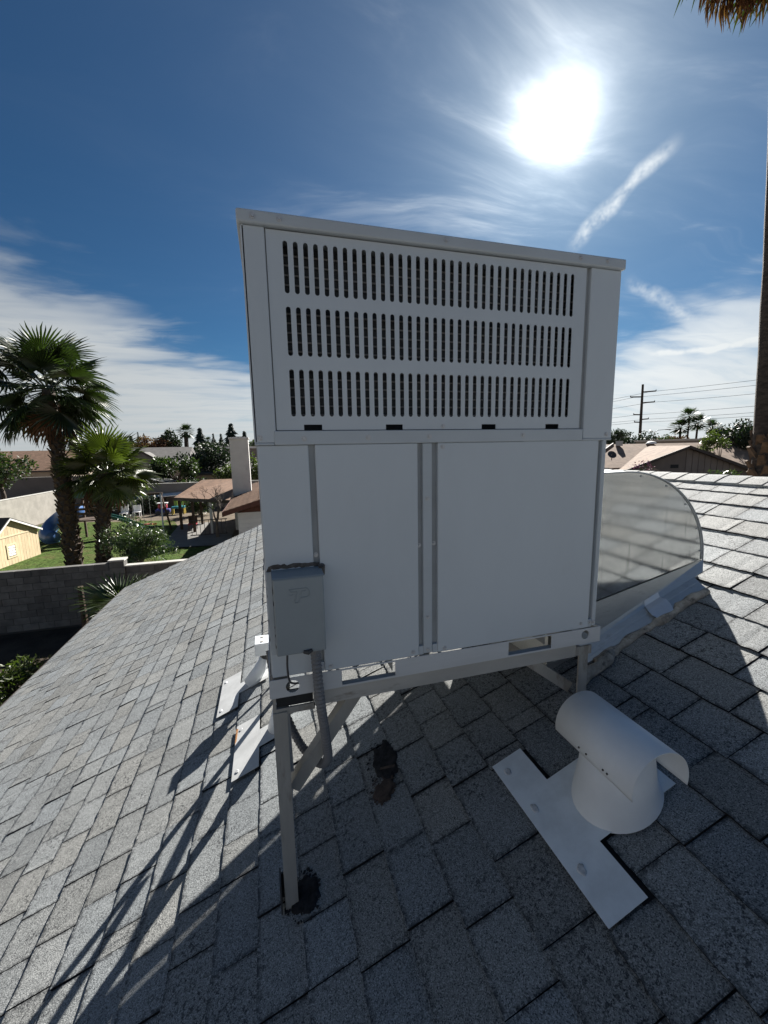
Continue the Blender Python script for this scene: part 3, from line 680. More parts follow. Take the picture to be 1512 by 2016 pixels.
# ------------------------------------------------------------------ flashed pipes at the rear left of the stand
def flashed(name, x0, x1, y0, y1, neck, base, seed, label, fx, rusty=False):
    t_ = thing(name, on_roof(*base), label, 'flashing', 'white pipe flashings left of the unit')
    roof_patch([(x0, y0), (x1, y0), (x1, neck[0]), (base[0] + 0.03, neck[0]), (base[0] + 0.03, neck[1]), (x1, neck[1]), (x1, y1), (x0, y1)], 0.011 * 0.45 + 0.004).build('plate', 'dull_flash', t_)
    for k, (fy, ) in enumerate(((y0 + 0.05,), (y1 - 0.05,))):
        blob(x0 + 0.024, fy, 0.011, 0.015, 0.0012, seed*7 + k, 24, .25, 4, 0.0098).build('sealant_dab', 'sealant', t_, smooth=True)
    if rusty:
        roof_patch([(x0 - 0.001, y1 - 0.02), (x0 + 0.010, y1 - 0.03), (x0 + 0.006, y1 - 0.13), (x0 - 0.001, y1 - 0.15)], 0.0105).build('rust_edge', 'rust', t_)
    return t_
fB = flashed('pipe_flashing', -0.232, -0.1, 0.72, 1.14, (0.86, 1.0), (0.005, 0.95), 1, 'white T-shaped roof flashing with a rusty edge, nearer of the two left of the unit', None, True)
c0 = on_roof(0.0, 0.945, -0.01)
MB().tube([c0, c0 + Vector((0.015, 0, 0.10)), c0 + Vector((0.028, 0.0, 0.19))], [0.062, 0.048, 0.036], 20).build('cone', 'white_metal', fB, smooth=True)
MB().tube([c0 + Vector((0.028, 0, 0.185)), c0 + Vector((0.030, 0.0, 0.70))], 0.024, 14).build('pipe', 'white_metal', fB, smooth=True)
fA = flashed('pipe_flashing', -0.372, -0.242, 1.35, 1.79, (1.50, 1.62), (-0.08, 1.56), 2, 'white T-shaped roof flashing farther up the lit slope, below a bracketed pipe', None)
c1 = on_roof(-0.085, 1.56, -0.01)
MB().tube([c1 + Vector((-0.09, 0, -0.025)), c1 + Vector((-0.03, 0, 0.06)), c1 + Vector((0.012, 0, 0.15))], [0.050, 0.042, 0.032], 18).build('cone', 'white_metal', fA, smooth=True)
MB().tube([c1 + Vector((0.010, 0, 0.145)), c1 + Vector((0.015, 0, 0.20))], 0.030, 12).build('rubber_collar', 'dark_metal', fA, smooth=True)
bk = MB().cbox((-0.125, 1.49, -0.428), (-0.03, 1.62, -0.340), 0.004).build('bracket', 'white_metal', fA)
for yy in (1.52, 1.585): MB().tube([(-0.078, yy, -0.341), (-0.078, yy, -0.334)], 0.011, 8).build('bolt', 'stand', bk)
MB().tube([(-0.05, 1.53, -0.41), (-0.045, 1.48, -0.46), (-0.03, 1.42, -0.55), (-0.02, 1.40, -0.62)], 0.011, 8).build('black_hose', 'dark_metal', fA, smooth=True)

# ------------------------------------------------------------------ T-top vent in front
vent = thing('roof_vent', on_roof(1.02, -0.28), 'white roof vent with half-round hood on a cone, T-shaped flashing plate beside it', 'roof vent')
pl = roof_patch([(0.768, -0.53), (0.886, -0.53), (0.886, -0.374), (1.16, -0.374), (1.16, -0.143), (0.886, -0.143), (0.886, 0.012), (0.768, 0.012)], 0.0105).build('flashing_plate', 'white_flash', vent)
for yy in (-0.04, -0.20, -0.40):
    blob(0.800, yy, 0.013, 0.019, 0.0014, int(yy*-100), 28, .28, 4, 0.0106).build('sealant_dab', 'sealant', pl, smooth=True)
b = MB(); n = 36; vs = []
CX, CY = 1.02, -0.292
for k in range(n):
    a = 2*math.pi*k/n; x, y_ = CX + 0.128*math.cos(a), CY + 0.122*math.sin(a); vs.append(on_roof(x, y_, 0.006))
for k in range(n):
    a = 2*math.pi*k/n; vs.append(Vector((CX - 0.004 + 0.112*math.cos(a), CY + 0.108*math.sin(a), -0.095)))
for k in range(n):
    a = 2*math.pi*k/n; vs.append(Vector((CX - 0.006 + 0.094*math.cos(a), CY + 0.094*math.sin(a), 0.03)))
b.add(vs, [(k, (k+1)%n, n+(k+1)%n, n+k) for k in range(n)] + [(n+k, n+(k+1)%n, 2*n+(k+1)%n, 2*n+k) for k in range(n)] + [tuple(range(2*n, 3*n))])
cone = b.build('cone', 'white_metal', vent, smooth=True)
b = MB(); n = 28; vs = []; HX, HZ, HR = 1.008, -0.006, 0.100
for rr, dz_ in ((HR, 0), (HR - 0.0022, 0)):
    for y_ in (-0.442, -0.140):
        for k in range(n + 1):
            a = math.pi * (-0.07 + 1.14 * k / n); vs.append((HX + rr*math.cos(a), y_, HZ + rr*math.sin(a)))
m1 = n + 1
fs = [(k, k+1, m1+k+1, m1+k) for k in range(n)] + [(2*m1+k, 3*m1+k, 3*m1+k+1, 2*m1+k+1) for k in range(n)]
fs += [(k, 2*m1+k, 2*m1+k+1, k+1) for k in range(n)] + [(m1+k, m1+k+1, 3*m1+k+1, 3*m1+k) for k in range(n)] + [(0, m1, 3*m1, 2*m1), (n, 2*m1+n, 3*m1+n, m1+n)]
hood = b.add(vs, fs).build('hood', 'white_metal', vent, smooth=True)
for yy in (-0.36, -0.345, -0.28, -0.25): MB().tube([(HX - HR - 0.0005, yy, -0.010), (HX - HR - 0.003, yy, -0.010)], 0.003, 8).build('rivet', 'dark_metal', hood)

# ------------------------------------------------------------------ galvanized duct elbow beside the unit
duct = thing('duct_elbow', (1.6, 0.6, roof_z(1.6)), 'galvanized sheet-metal duct elbow curving from the unit down to the roof', 'duct')
YF, YR = 0.262, 0.98
ztop = 0.800
arc = []
for k in range(25):
    a = math.pi/2 * (1 - k/24.0); arc.append((1.56 + 0.505 * math.cos(a), 0.352 + (ztop - 0.352) * math.sin(a)))
bl, br_ = (1.19, roof_z(1.19) + 0.150), (2.065, 0.352)
outline = [(1.19, ztop)] + arc + [(1.19, 0.158)]
MB().prism(outline, 'y', YF, YF + 0.002).build('side_panel', 'galvanized', duct)
MB().prism(outline, 'y', YR, YR + 0.002).build('side_panel', 'galvanized', duct)
b = MB(); top = [(1.19, ztop + 0.001)] + [(x + 0.001, z + 0.001) for x, z in arc]
vs = [(x, y_, z) for y_ in (YF - 0.008, YR + 0.008) for x, z in top]; n = len(top)
vs += [(x - 0.002, y_, z - 0.002) for y_ in (YF - 0.008, YR + 0.008) for x, z in top]
fs = [(k, k+1, n+k+1, n+k) for k in range(n-1)] + [(2*n+k, 3*n+k, 3*n+k+1, 2*n+k+1) for k in range(n-1)] + [(k, 2*n+k, 2*n+k+1, k+1) for k in range(n-1)] + [(n+k, n+k+1, 3*n+k+1, 3*n+k) for k in range(n-1)]
MB().add(vs, fs).build('curved_sheet', 'white_metal', duct, smooth=False)
b = MB().box((1.19, YF + 0.004, -0.02), (2.06, YR - 0.004, 0.14)); b.v = [(x, y_, (roof_z(x) - 0.02) if z < 0.0 else (0.158 + (x - 1.19) * (0.352 - 0.158) / 0.875 + 0.002)) for x, y_, z in b.v]
b.build('throat', 'galvanized_flange', duct)
MB().tube([(x, YF - 0.005, z) for x, z in [(1.19, ztop)] + arc], 0.0035, 6).build('seam_bead', 'groove', duct, smooth=True)
for k in (3, 8, 13, 18, 22): MB().tube([(arc[k][0] - .014, YF + .001, arc[k][1] - .012), (arc[k][0] - .014, YF - .004, arc[k][1] - .012)], .004, 8).build('rivet', 'groove', duct)
# skirt under the sloping seam and base flange
def zs_(x): return 0.158 + (x - 1.19) * (0.352 - 0.158) / 0.875
MB().add([(1.19, YF - 0.006, zs_(1.19)), (2.068, YF - 0.006, zs_(2.068)), (2.04, YF - 0.030, roof_z(2.04) + 0.045), (1.40, YF - 0.030, roof_z(1.40) + 0.045), (1.19, YF - 0.028, roof_z(1.19) + 0.06)], [(0,1,2,3,4)]).build('skirt', 'galvanized_flange', duct, fix=False)
b = MB(); prof = [(0.0, 0.046), (-0.030, 0.034), (-0.032, 0.031), (-0.052, 0.023), (-0.054, 0.021), (-0.078, 0.012), (-0.079, 0.004)]
vs = [(x, YF - 0.030 + u*0.75, roof_z(x) + h_) for x in (1.33, 1.985) for u, h_ in prof]; n = len(prof)
b.add(vs, [(k, k+1, n+k+1, n+k) for k in range(n-1)]).build('base_flange', 'galvanized_flange', duct, fix=False)
b = MB(); r_ = random.Random(4); pts = [(1.36 + 0.031*k, YF - 0.098 + r_.uniform(-.007, .007)) for k in range(21)]
b.tube([on_roof(x, y_, 0.004) for x, y_ in pts], [r_.uniform(0.010, 0.024) for _ in pts], 7).build('mastic_bead', 'mastic', duct, smooth=True)
b = MB(); pts = [(1.24, 0.10, 0.02), (1.29, 0.13, 0.012), (1.34, 0.12, 0.018), (1.40, 0.135, 0.012), (1.45, 0.16, 0.01)]
b.tube([on_roof(*p) for p in pts], [0.02, 0.028, 0.022, 0.026, 0.014], 8).build('mastic_lump', 'mastic', duct, smooth=True)
b = MB(); vs = []
for k in range(7):
    f = k/6
    for u, h_ in ((0.012, 0.070), (0.003, 0.048), (-0.022, 0.043), (-0.048, 0.031), (-0.075, 0.018)):
        x = 1.695 + 0.085*f + (0.012*math.sin(f*9 + u*40)); vs.append((x, YF - 0.030 + u, roof_z(x) + h_ + 0.004))
b.add(vs, [(5*i+k, 5*i+k+1, 5*i+k+6, 5*i+k+5) for i in range(6) for k in range(4)]).build('foil_tape', 'foil', duct, fix=False)

# ------------------------------------------------------------------ vegetation helpers
def frond_mesh(name, rng, petiole, blade, n=34, spread=150, droop=0.25, wid=1.0, m_='frond'):
    """one fan leaf: petiole along +X, pleated blade split into drooping leaflets"""
    b = MB(); b.tube([(0, 0, 0), (petiole*0.5, 0, 0.02*petiole), (petiole, 0, 0)], [0.028*wid, 0.022*wid, 0.015*wid], 5)
    da = rad(2*spread/n)
    for k in range(n):
        a = rad(-spread) + da*(k + 0.5); L_ = blade * (0.70 + 0.30*math.cos(a*0.55)) * rng.uniform(0.9, 1.08)
        rj = L_ * 0.48; dz_ = -droop * L_ * rng.uniform(0.3, 1.3)
        fold = 0.16 * rj * da * (1 if k % 2 else 1)
        def pt(r, an, z): return (petiole + r*math.cos(an), r*math.sin(an), z - 0.10*abs(math.sin(a))*r)
        a1, a2 = a - da*0.5, a + da*0.5
        at_ = a + rng.uniform(-0.05, 0.05)
        mid_ = pt(rj, a, fold + 0.02*blade); tip = pt(L_, at_, dz_)
        q1, q2 = pt(L_*0.78, a - da*0.20, dz_*0.4), pt(L_*0.78, a + da*0.20, dz_*0.4)
        b.add([(petiole, 0, 0), pt(rj, a1, -fold), mid_, pt(rj, a2, -fold), q1, q2, tip], [(0, 1, 2), (0, 2, 3), (1, 4, 2), (2, 5, 3), (2, 4, 6), (2, 6, 5)])
    me = b.mesh(name); me.materials.append(MATS[m_]); return me
def palm(name, base, lean, top_z, r0, r1, nfr, petiole, blade, seed, label, nboot=90, dead=6, boot_from=0.0, boot_to=1.0, group=None, wid=1.0, elo=-38, ehi=82, nleaf=34, dark=False, deadelo=-80, fm=None):
    rng = random.Random(seed); base = Vector(base); t_ = thing(name, base, label, 'palm tree', group)
    H_ = top_z - base.z; tip = Vector((base.x + lean[0], base.y + lean[1], top_z))
    N_ = 18; pts = [base.lerp(tip, k/N_) + Vector((lean[0], lean[1], 0)) * (-(k/N_)*(1 - k/N_)*0.4) for k in range(N_+1)]
    rr = [(r0*(1 - k/N_) + r1*k/N_) * (1.0 + rng.uniform(-.05, .05)) for k in range(N_+1)]
    trunk = MB().tube(pts, rr, 14).build('trunk', 'bark', t_, smooth=True)
    bt = MB()
    for i in range(nboot):                      # cut leaf bases spiralling round the trunk
        f = boot_from + (boot_to - boot_from) * (i + rng.random()*0.4) / nboot; a = i * 2.3999 + rng.uniform(-.2, .2)
        p = base.lerp(tip, f) + Vector((lean[0], lean[1], 0)) * (-f*(1 - f)*0.4); r = r0*(1-f) + r1*f
        out = Vector((math.cos(a), math.sin(a), 0)); side = Vector((-math.sin(a), math.cos(a), 0)); L_ = rng.uniform(0.6, 1.2) * r * 0.95; wd = r * rng.uniform(0.34, 0.5)
        root_ = p + out * r * 0.82 - Vector((0, 0, L_*0.35)); end = root_ + out * L_ * rng.uniform(0.35, 0.75) + Vector((0, 0, L_ * rng.uniform(0.7, 1.1)))
        th_ = out * 0.05 * r + Vector((0, 0, -0.05*r))
        bt.add([root_ - side*wd, root_ + side*wd, end + side*wd*0.55, end - side*wd*0.55, root_ - side*wd + th_*3, root_ + side*wd + th_*3, end + side*wd*0.5 + th_*2, end - side*wd*0.5 + th_*2],
               [(0,1,2,3),(7,6,5,4),(0,4,5,1),(1,5,6,2),(2,6,7,3),(3,7,4,0)])
    if nboot: o_ = bt.build('leaf_base', 'bark_boot', trunk, fix=False); o_['kind'] = 'stuff'
    green = [frond_mesh('frond', rng, petiole*rng.uniform(.85, 1.1), blade*rng.uniform(.9, 1.08), nleaf, rng.uniform(120, 155), rng.uniform(.12, .35), wid, fm or ('frond_dark' if dark else 'frond')) for _ in range(5)]
    brown = [frond_mesh('dead_frond', rng, petiole*0.8, blade*0.85, nleaf - 8, 90, 0.5, wid, 'frond_dead') for _ in range(2)]
    for i in range(nfr + dead):
        isd = i >= nfr
        f = (i + 0.5) / nfr if not isd else (i - nfr + 0.5) / max(dead, 1)
        elv = rad(ehi + (elo - ehi) * f**0.8) + rng.uniform(-.12, .12) if not isd else rad(deadelo + rng.uniform(-6, 22))
        a = i * 2.3999 + rng.uniform(-.3, .3)
        o_ = bpy.data.objects.new('dead_frond' if isd else 'frond', rng.choice(brown if isd else green)); C.objects.link(o_); o_.parent = t_
        o_.location = tip - base + Vector((math.cos(a)*r1*0.5, math.sin(a)*r1*0.5, -0.35*f*r1*3 - (0.3 if isd else 0)))
        o_.rotation_euler = (Matrix.Rotation(a, 3, 'Z') @ Matrix.Rotation(-elv, 3, 'Y') @ Matrix.Rotation(rng.uniform(-.5, .5), 3, 'X')).to_euler()
        k_ = rng.uniform(.85, 1.12); o_.scale = (k_, k_, k_)
    return t_
def leaves(b, rng, c, r, n, size, aspect=0.45, shell=0.55, clumps=14, down=0.0):
    """leaf-sized faces in clumps through an uneven crown"""
    cl = []
    for _ in range(clumps):
        d = Vector((rng.gauss(0, 1), rng.gauss(0, 1), rng.gauss(0, 1))).normalized(); q = rng.uniform(shell, 1.0)
        cl.append((Vector((d.x*r[0]*q, d.y*r[1]*q, d.z*r[2]*q)) * 0.74, rng.uniform(0.26, 0.48)))
    for i in range(n):
        p0, cr = cl[i % clumps]; d = Vector((rng.gauss(0, 1), rng.gauss(0, 1), rng.gauss(0, 1))); d = d.normalized() * rng.random()**0.4
        p = Vector(c) + p0 + Vector((d.x*r[0]*cr, d.y*r[1]*cr, d.z*r[2]*cr))
        u = Vector((rng.gauss(0, 1), rng.gauss(0, 1), rng.gauss(0, 1) - down)).normalized(); v = u.orthogonal().normalized()
        v = (Quaternion(u, rng.uniform(0, 6.28)) @ v); s_ = size * rng.uniform(0.6, 1.35)
        b.add([p, p + u*s_*0.5 + v*s_*aspect*0.5, p + u*s_, p + u*s_*0.5 - v*s_*aspect*0.5], [(0, 1, 2, 3)])
def limbs(b, rng, base, c, r, r0, k=6):
    base, c = Vector(base), Vector(c); fork = base.lerp(c, 0.5)
    b.tube([base, base.lerp(fork, .5) + Vector((rng.uniform(-.1, .1)*r0*4, 0, 0)), fork], [r0, r0*.8, r0*.62], 8)
    for i in range(k):
        a = 6.283*i/k + rng.uniform(-.4, .4); e = c + Vector((math.cos(a)*r[0]*.6, math.sin(a)*r[1]*.6, rng.uniform(-.2, .6)*r[2]))
        b.tube([fork, fork.lerp(e, .5) + Vector((0, 0, .08*r[2])), e], [r0*.5, r0*.3, r0*.08], 5)
def tree(name, base, c, r, n, size, seed, label, m_='leaf', cat='tree', group=None, aspect=0.5, clumps=14, trunk_r=None, bark='bark', down=0.0):
    rng = random.Random(seed); t_ = thing(name, base, label, cat, group)
    tb_ = MB(); limbs(tb_, rng, base, c, r, trunk_r or max(r)*0.07); tb_.build('trunk', bark, t_, smooth=True)
    lb = MB(); leaves(lb, rng, c, r, n, size, aspect, 0.45, clumps, down); lb.build('crown', m_, t_, fix=False)
    return t_
def conifer(name, base, h, r, seed, label, group, n=900, m_='leaf_conifer'):
    rng = random.Random(seed); base = Vector(base); t_ = thing(name, base, label, 'tree', group)
    MB().tube([base, base + Vector((0, 0, h*0.97))], [r*0.1, r*0.02], 6).build('trunk', 'bark', t_)
    b = MB()
    for i in range(n):
        f = rng.random()**1.25; z = h*(0.12 + 0.88*f); R_ = r*(1 - f)**0.85*rng.uniform(.35, 1.12)*(0.8 + 0.3*math.sin(f*34)) + 0.06*r; a = rng.uniform(0, 6.283)
        p = base + Vector((math.cos(a)*R_*.55, math.sin(a)*R_*.55, z)); out = Vector((math.cos(a), math.sin(a), -0.35)); sd = Vector((-math.sin(a), math.cos(a), rng.uniform(-.3, .3)))
        s_ = R_*0.55 + 0.10*r
        b.add([p - sd*s_*.35, p + out*s_, p + sd*s_*.35, p + Vector((0, 0, s_*.45))], [(0, 1, 2), (0, 1, 3), (2, 1, 3)])
    b.build('crown', m_, t_, fix=False); return t_

# ------------------------------------------------------------------ block wall behind the side yard
def block_wall(name, y, x0, x1, ztop, rows, label, th=0.2):
    t_ = thing(name, ((x0 + x1)/2, y, GZ), label, 'wall', 'block walls round the side yard')
    MB().box((x0 + .004, y + 0.012, GZ), (x1 - .004, y + th - 0.012, ztop - 0.012)).build('mortar_core', 'mortar', t_)
    vs = MB(); g_ = 0.005
    bm_ = {}
    rng = random.Random(int(abs(x0)*100))
    for r_ in range(rows):
        zt = ztop - 0.203*r_; x = x0 - (0.2 if r_ % 2 else 0.0)
        while x < x1 - 0.02:
            a, c = max(x, x0), min(x + 0.4, x1); x += 0.4
            if c - a < 0.06: continue
            key = round(c - a, 3)
            if key not in bm_:
                q = MB().cbox((g_, 0, g_), (key - g_, th, 0.203 - g_), 0.006); bm_[key] = q.mesh('concrete_block'); bm_[key].materials.append(MATS['block'])
            o_ = bpy.data.objects.new('concrete_block', bm_[key]); C.objects.link(o_); o_.parent = t_
            o_.location = Vector((a, y + rng.uniform(-.003, .003), zt - 0.203)) - Vector(t_.location)
    return t_
WY = 12.72
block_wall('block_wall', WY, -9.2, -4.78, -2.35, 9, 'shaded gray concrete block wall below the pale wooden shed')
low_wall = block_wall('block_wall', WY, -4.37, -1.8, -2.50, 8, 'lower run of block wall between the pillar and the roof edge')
pil = thing('wall_pillar', (-4.57, WY, GZ), 'block pillar with a pale cap joining two runs of wall', 'pillar')
for r_ in range(10):
    MB().cbox((-4.775, WY - 0.06, GZ + 0.19*r_ + 0.004), (-4.375, WY + 0.26, GZ + 0.19*(r_ + 1) - 0.003), 0.006).build('concrete_block', 'block', pil)
MB().cbox((-4.80, WY - 0.085, GZ + 1.903), (-4.35, WY + 0.285, GZ + 1.955), 0.008).build('cap', 'cap', pil)
MB().box((-4.366, WY - .02, -2.497), (-1.8, WY + .22, -2.455)).build('coping', 'cap', low_wall)
t_ = thing('garden_stake', (-5.0, 11.2, GZ), 'dark leaning wooden post standing in front of the block wall', 'post')
MB().tube([(-5.0, 11.2, GZ), (-5.01, 11.22, -3.4), (-5.03, 11.26, -2.62)], [0.09, 0.08, 0.07], 8).build('stem', 'timber', t_)
MB().bar((-5.03, 11.26, -2.62), (-5.03, 11.26, -2.58), 0.12, 0.10, (1, 0, 0)).build('cut_top', 'timber', t_)

# low fan palm and shrubs below the eave
palm('dwarf_palm', (-3.75, 10.35, GZ), (0.05, 0.05), -3.15, 0.16, 0.14, 16, 0.45, 0.85, 31, 'low dark fan palm poking up beyond the roof edge by the wall', nboot=24, dead=0, wid=0.5, elo=-5, ehi=80, nleaf=30)
def shrub(name, base, r, n, size, seed, label, m_, asp=0.3, group=None):
    rng = random.Random(seed); t_ = thing(name, base, label, 'shrub', group); c = Vector(base) + Vector((0, 0, r[2]*0.85))
    sb = MB()
    for k in range(9):
        a = rng.uniform(0, 6.28); e = c + Vector((math.cos(a)*r[0]*.7, math.sin(a)*r[1]*.7, rng.uniform(0, .7)*r[2])); bb = Vector(base) + Vector((rng.uniform(-.1, .1), rng.uniform(-.1, .1), 0))
        sb.tube([bb, bb.lerp(e, .5) + Vector((0, 0, .1*r[2])), e], [0.03, 0.02, 0.006], 5)
    sb.build('stem', 'bark_gray', t_)
    lb = MB(); leaves(lb, rng, c, r, n, size, asp, 0.3, 22); lb.build('foliage', m_, t_, fix=False); return t_
shrub('leafy_shrub', (-5.5, 9.0, GZ), (0.8, 1.0, 0.42), 2000, 0.12, 41, 'sunlit low green shrub in the dark side yard below the eave', 'leaf_light')
shrub('leafy_shrub', (-4.3, 6.9, GZ), (0.6, 0.8, 0.55), 2200, 0.11, 42, 'green shrub at the roof corner on the left edge of the photo', 'leaf')
shrub('oleander_shrub', (-6.0, 19.9, GZ), (1.75, 1.3, 1.25), 7000, 0.17, 43, 'big glossy oleander bush beside the two palm trunks', 'leaf_oleander', 0.22)
fl = MB(); r_ = random.Random(2)
fo = thing('orange_flower', (-5.15, 19.6, -2.35), 'small orange flower at the top of the oleander bush', 'flower')
for k in range(9):
    a = r_.uniform(0, 6.28); p = Vector((-5.15, 19.6, -2.30)); u = Vector((math.cos(a), math.sin(a), .5)); v = u.orthogonal()
    fl.add([p, p + u*.06 + v*.03, p + u*.11, p + u*.06 - v*.03], [(0, 1, 2, 3)])
fl.build('petal', 'petal_orange', fo, fix=False); MB().tube([(-5.15, 19.6, -2.75), (-5.15, 19.6, -2.3)], 0.012, 5).build('stalk', 'bark_gray', fo)

# ------------------------------------------------------------------ the two palms of the left-hand yard
palm('fan_palm', (-8.95, 20.7, GZ), (-0.70, 1.5), 4.15, 0.31, 0.24, 44, 1.45, 1.5, 11, 'taller fan palm with shaggy leaf bases, standing in the left-hand yard', nboot=230, dead=7, group='fan palms in the left yard', boot_to=0.95, elo=-55, dark=False, deadelo=-70)
palm('fan_palm', (-7.85, 20.9, GZ), (0.45, 0.5), 0.25, 0.27, 0.24, 38, 1.0, 1.25, 12, 'shorter bright green fan palm right of the taller one', nboot=130, dead=3, group='fan palms in the left yard', boot_to=0.95, elo=-50, deadelo=-60, fm='frond_bright')

# ------------------------------------------------------------------ shed
shed = thing('garden_shed', (-11.6, 22.3, GZ), 'small new wooden shed with vertical siding and white eaves', 'shed')
SA, SB = Vector((-12.15, 21.0, 0)), Vector((-11.75, 24.0, 0))          # corners of the gable face
ux = (SB - SA).normalized(); un = Vector((ux.y, -ux.x, 0))
if un.x < 0: un = -un
Wd = (SB - SA).length; zE, zP, zR = -2.78, -1.98, GZ; PKF = 0.36
def sp2(u, h_, o_=0.0): q = SA + ux*u + un*o_; return Vector((q.x, q.y, h_))
def roofline(u): f = u/Wd; return zE + (zP - zE) * (f/PKF if f < PKF else (1 - f)/(1 - PKF))
nb_ = 15; rng = random.Random(3)
for k in range(nb_):
    u0, u1 = Wd*k/nb_ + .006, Wd*(k+1)/nb_ - .006
    vs = [sp2(u, h_, o_) for o_ in (0.0, -0.02) for u, h_ in ((u0, GZ), (u1, GZ), (u1, roofline(u1) - .02), (u0, roofline(u0) - .02))]
    MB().add(vs, [(0,1,2,3),(7,6,5,4),(0,4,5,1),(1,5,6,2),(2,6,7,3),(3,7,4,0)]).build('plank', 'pine', shed)
def quadbox(b_, P4, n_, th_):
    P4 = [Vector(p) for p in P4]; return b_.add(P4 + [p - n_*th_ for p in P4], [(0,1,2,3),(7,6,5,4),(0,4,5,1),(1,5,6,2),(2,6,7,3),(3,7,4,0)])
b = MB(); DS = 2.6
quadbox(b, [sp2(0, GZ, -.03), sp2(Wd, GZ, -.03), sp2(Wd, zE - .02, -.03), sp2(0, zE - .02, -.03)], un, DS - .03)
b.build('body', 'pine', shed)
for s_ in (0, 1):
    u_e, u_p = (-0.12, Wd*PKF) if s_ == 0 else (Wd + 0.16, Wd*PKF); ze = zE - 0.07
    b = MB(); P_ = [sp2(u_e, ze + .02, .14), sp2(u_p, zP + .02, .14), sp2(u_p, zP + .02, -DS), sp2(u_e, ze + .02, -DS)]
    b.add(P_ + [p + Vector((0, 0, .05)) for p in P_], [(0,1,2,3),(7,6,5,4),(0,4,5,1),(1,5,6,2),(2,6,7,3),(3,7,4,0)]).build('roof', 'roof_black', shed)
    b = MB(); P_ = [sp2(u_e, ze - .06, .15), sp2(u_p, zP - .06, .15), sp2(u_p, zP + .025, .15), sp2(u_e, ze + .025, .15)]
    quadbox(b, P_, un, .02).build('bargeboard', 'white_paint', shed)
quadbox(MB(), [sp2(0, zE - .06, .022), sp2(Wd, zE - .06, .022), sp2(Wd, zE + .0, .022), sp2(0, zE + .0, .022)], un, .02).build('trim_board', 'pine_trim', shed)
vn = MB(); cu = Wd*0.36
for (a0, a1, b0, b1) in ((-.32, .32, -.02, .06), (-.32, .32, -.62, -.54), (-.32, -.22, -.54, -.02), (.22, .32, -.54, -.02)):
    quadbox(vn, [sp2(cu + a0, -3.25 + b0, .025), sp2(cu + a1, -3.25 + b0, .025), sp2(cu + a1, -3.25 + b1, .025), sp2(cu + a0, -3.25 + b1, .025)], un, .024)
vn = vn.build('vent_frame', 'pine_trim', shed)
quadbox(MB(), [sp2(cu - .22, -3.79, .006), sp2(cu + .22, -3.79, .006), sp2(cu + .22, -3.27, .006), sp2(cu - .22, -3.27, .006)], un, .004).build('vent_opening', 'inside', vn)
for k in range(4):
    zz_ = -3.75 + k*.125
    MB().add([sp2(cu - .20, zz_, .030), sp2(cu + .20, zz_, .030), sp2(cu + .20, zz_ + .09, .008), sp2(cu - .20, zz_ + .09, .008)], [(0,1,2,3)]).build('louver', 'white_paint', vn, fix=False)

# ------------------------------------------------------------------ far walls of the left-hand yard
def long_wall(name, p, q, zt, label, m_='block_far', th=0.2, zt2=None):
    p, q = Vector((*p, 0)), Vector((*q, 0)); d = (q - p).normalized(); n_ = Vector((-d.y, d.x, 0)) * th/2; zt2 = zt if zt2 is None else zt2
    t_ = thing(name, ((p.x+q.x)/2, (p.y+q.y)/2, GZ), label, 'wall')
    vs = [(a.x, a.y, z) for a, zt_ in ((p - n_, zt), (q - n_, zt2), (q + n_, zt2), (p + n_, zt)) for z in (GZ, zt_)]
    MB().add(vs, [(0,2,3,1),(2,4,5,3),(4,6,7,5),(6,0,1,7),(1,3,5,7),(0,6,4,2)]).build('wall_body', m_, t_)
    n2 = n_ * 1.25
    vs = [(a.x, a.y, z + e) for a, z in ((p - n2, zt), (q - n2, zt2), (q + n2, zt2), (p + n2, zt)) for e in (.004, .05)]
    MB().add(vs, [(0,2,3,1),(2,4,5,3),(4,6,7,5),(6,0,1,7),(1,3,5,7),(0,6,4,2)]).build('coping', 'cap', t_)
    # recessed bed joints read as slightly proud courses
    L_ = (q - p).length; k = 0
    while True:
        z = min(zt, zt2) - 0.25 - 0.4*k
        if z < GZ + .1: break
        a0, a1 = p + n_*1.03, q + n_*1.03; c0_, c1_ = p - n_*1.03, q - n_*1.03
        MB().add([(a0.x, a0.y, z), (a1.x, a1.y, z), (a1.x, a1.y, z + .19), (a0.x, a0.y, z + .19), (c0_.x, c0_.y, z), (c1_.x, c1_.y, z), (c1_.x, c1_.y, z + .19), (c0_.x, c0_.y, z + .19)],
                 [(0,1,2,3),(7,6,5,4),(0,4,5,1),(1,5,6,2),(2,6,7,3),(3,7,4,0)]).build('course', m_, t_); k += 1
    return t_
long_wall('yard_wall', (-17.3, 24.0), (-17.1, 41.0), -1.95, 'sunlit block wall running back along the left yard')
long_wall('yard_wall', (-60.0, 62.0), (-19.0, 60.0), -1.7, 'far gray wall below the brown-roofed house on the left', 'taupe_board')
long_wall('yard_wall', (-16.8, 41.2), (14.0, 39.0), -1.8, 'shaded wall closing off the back of the play yard', 'taupe_board')

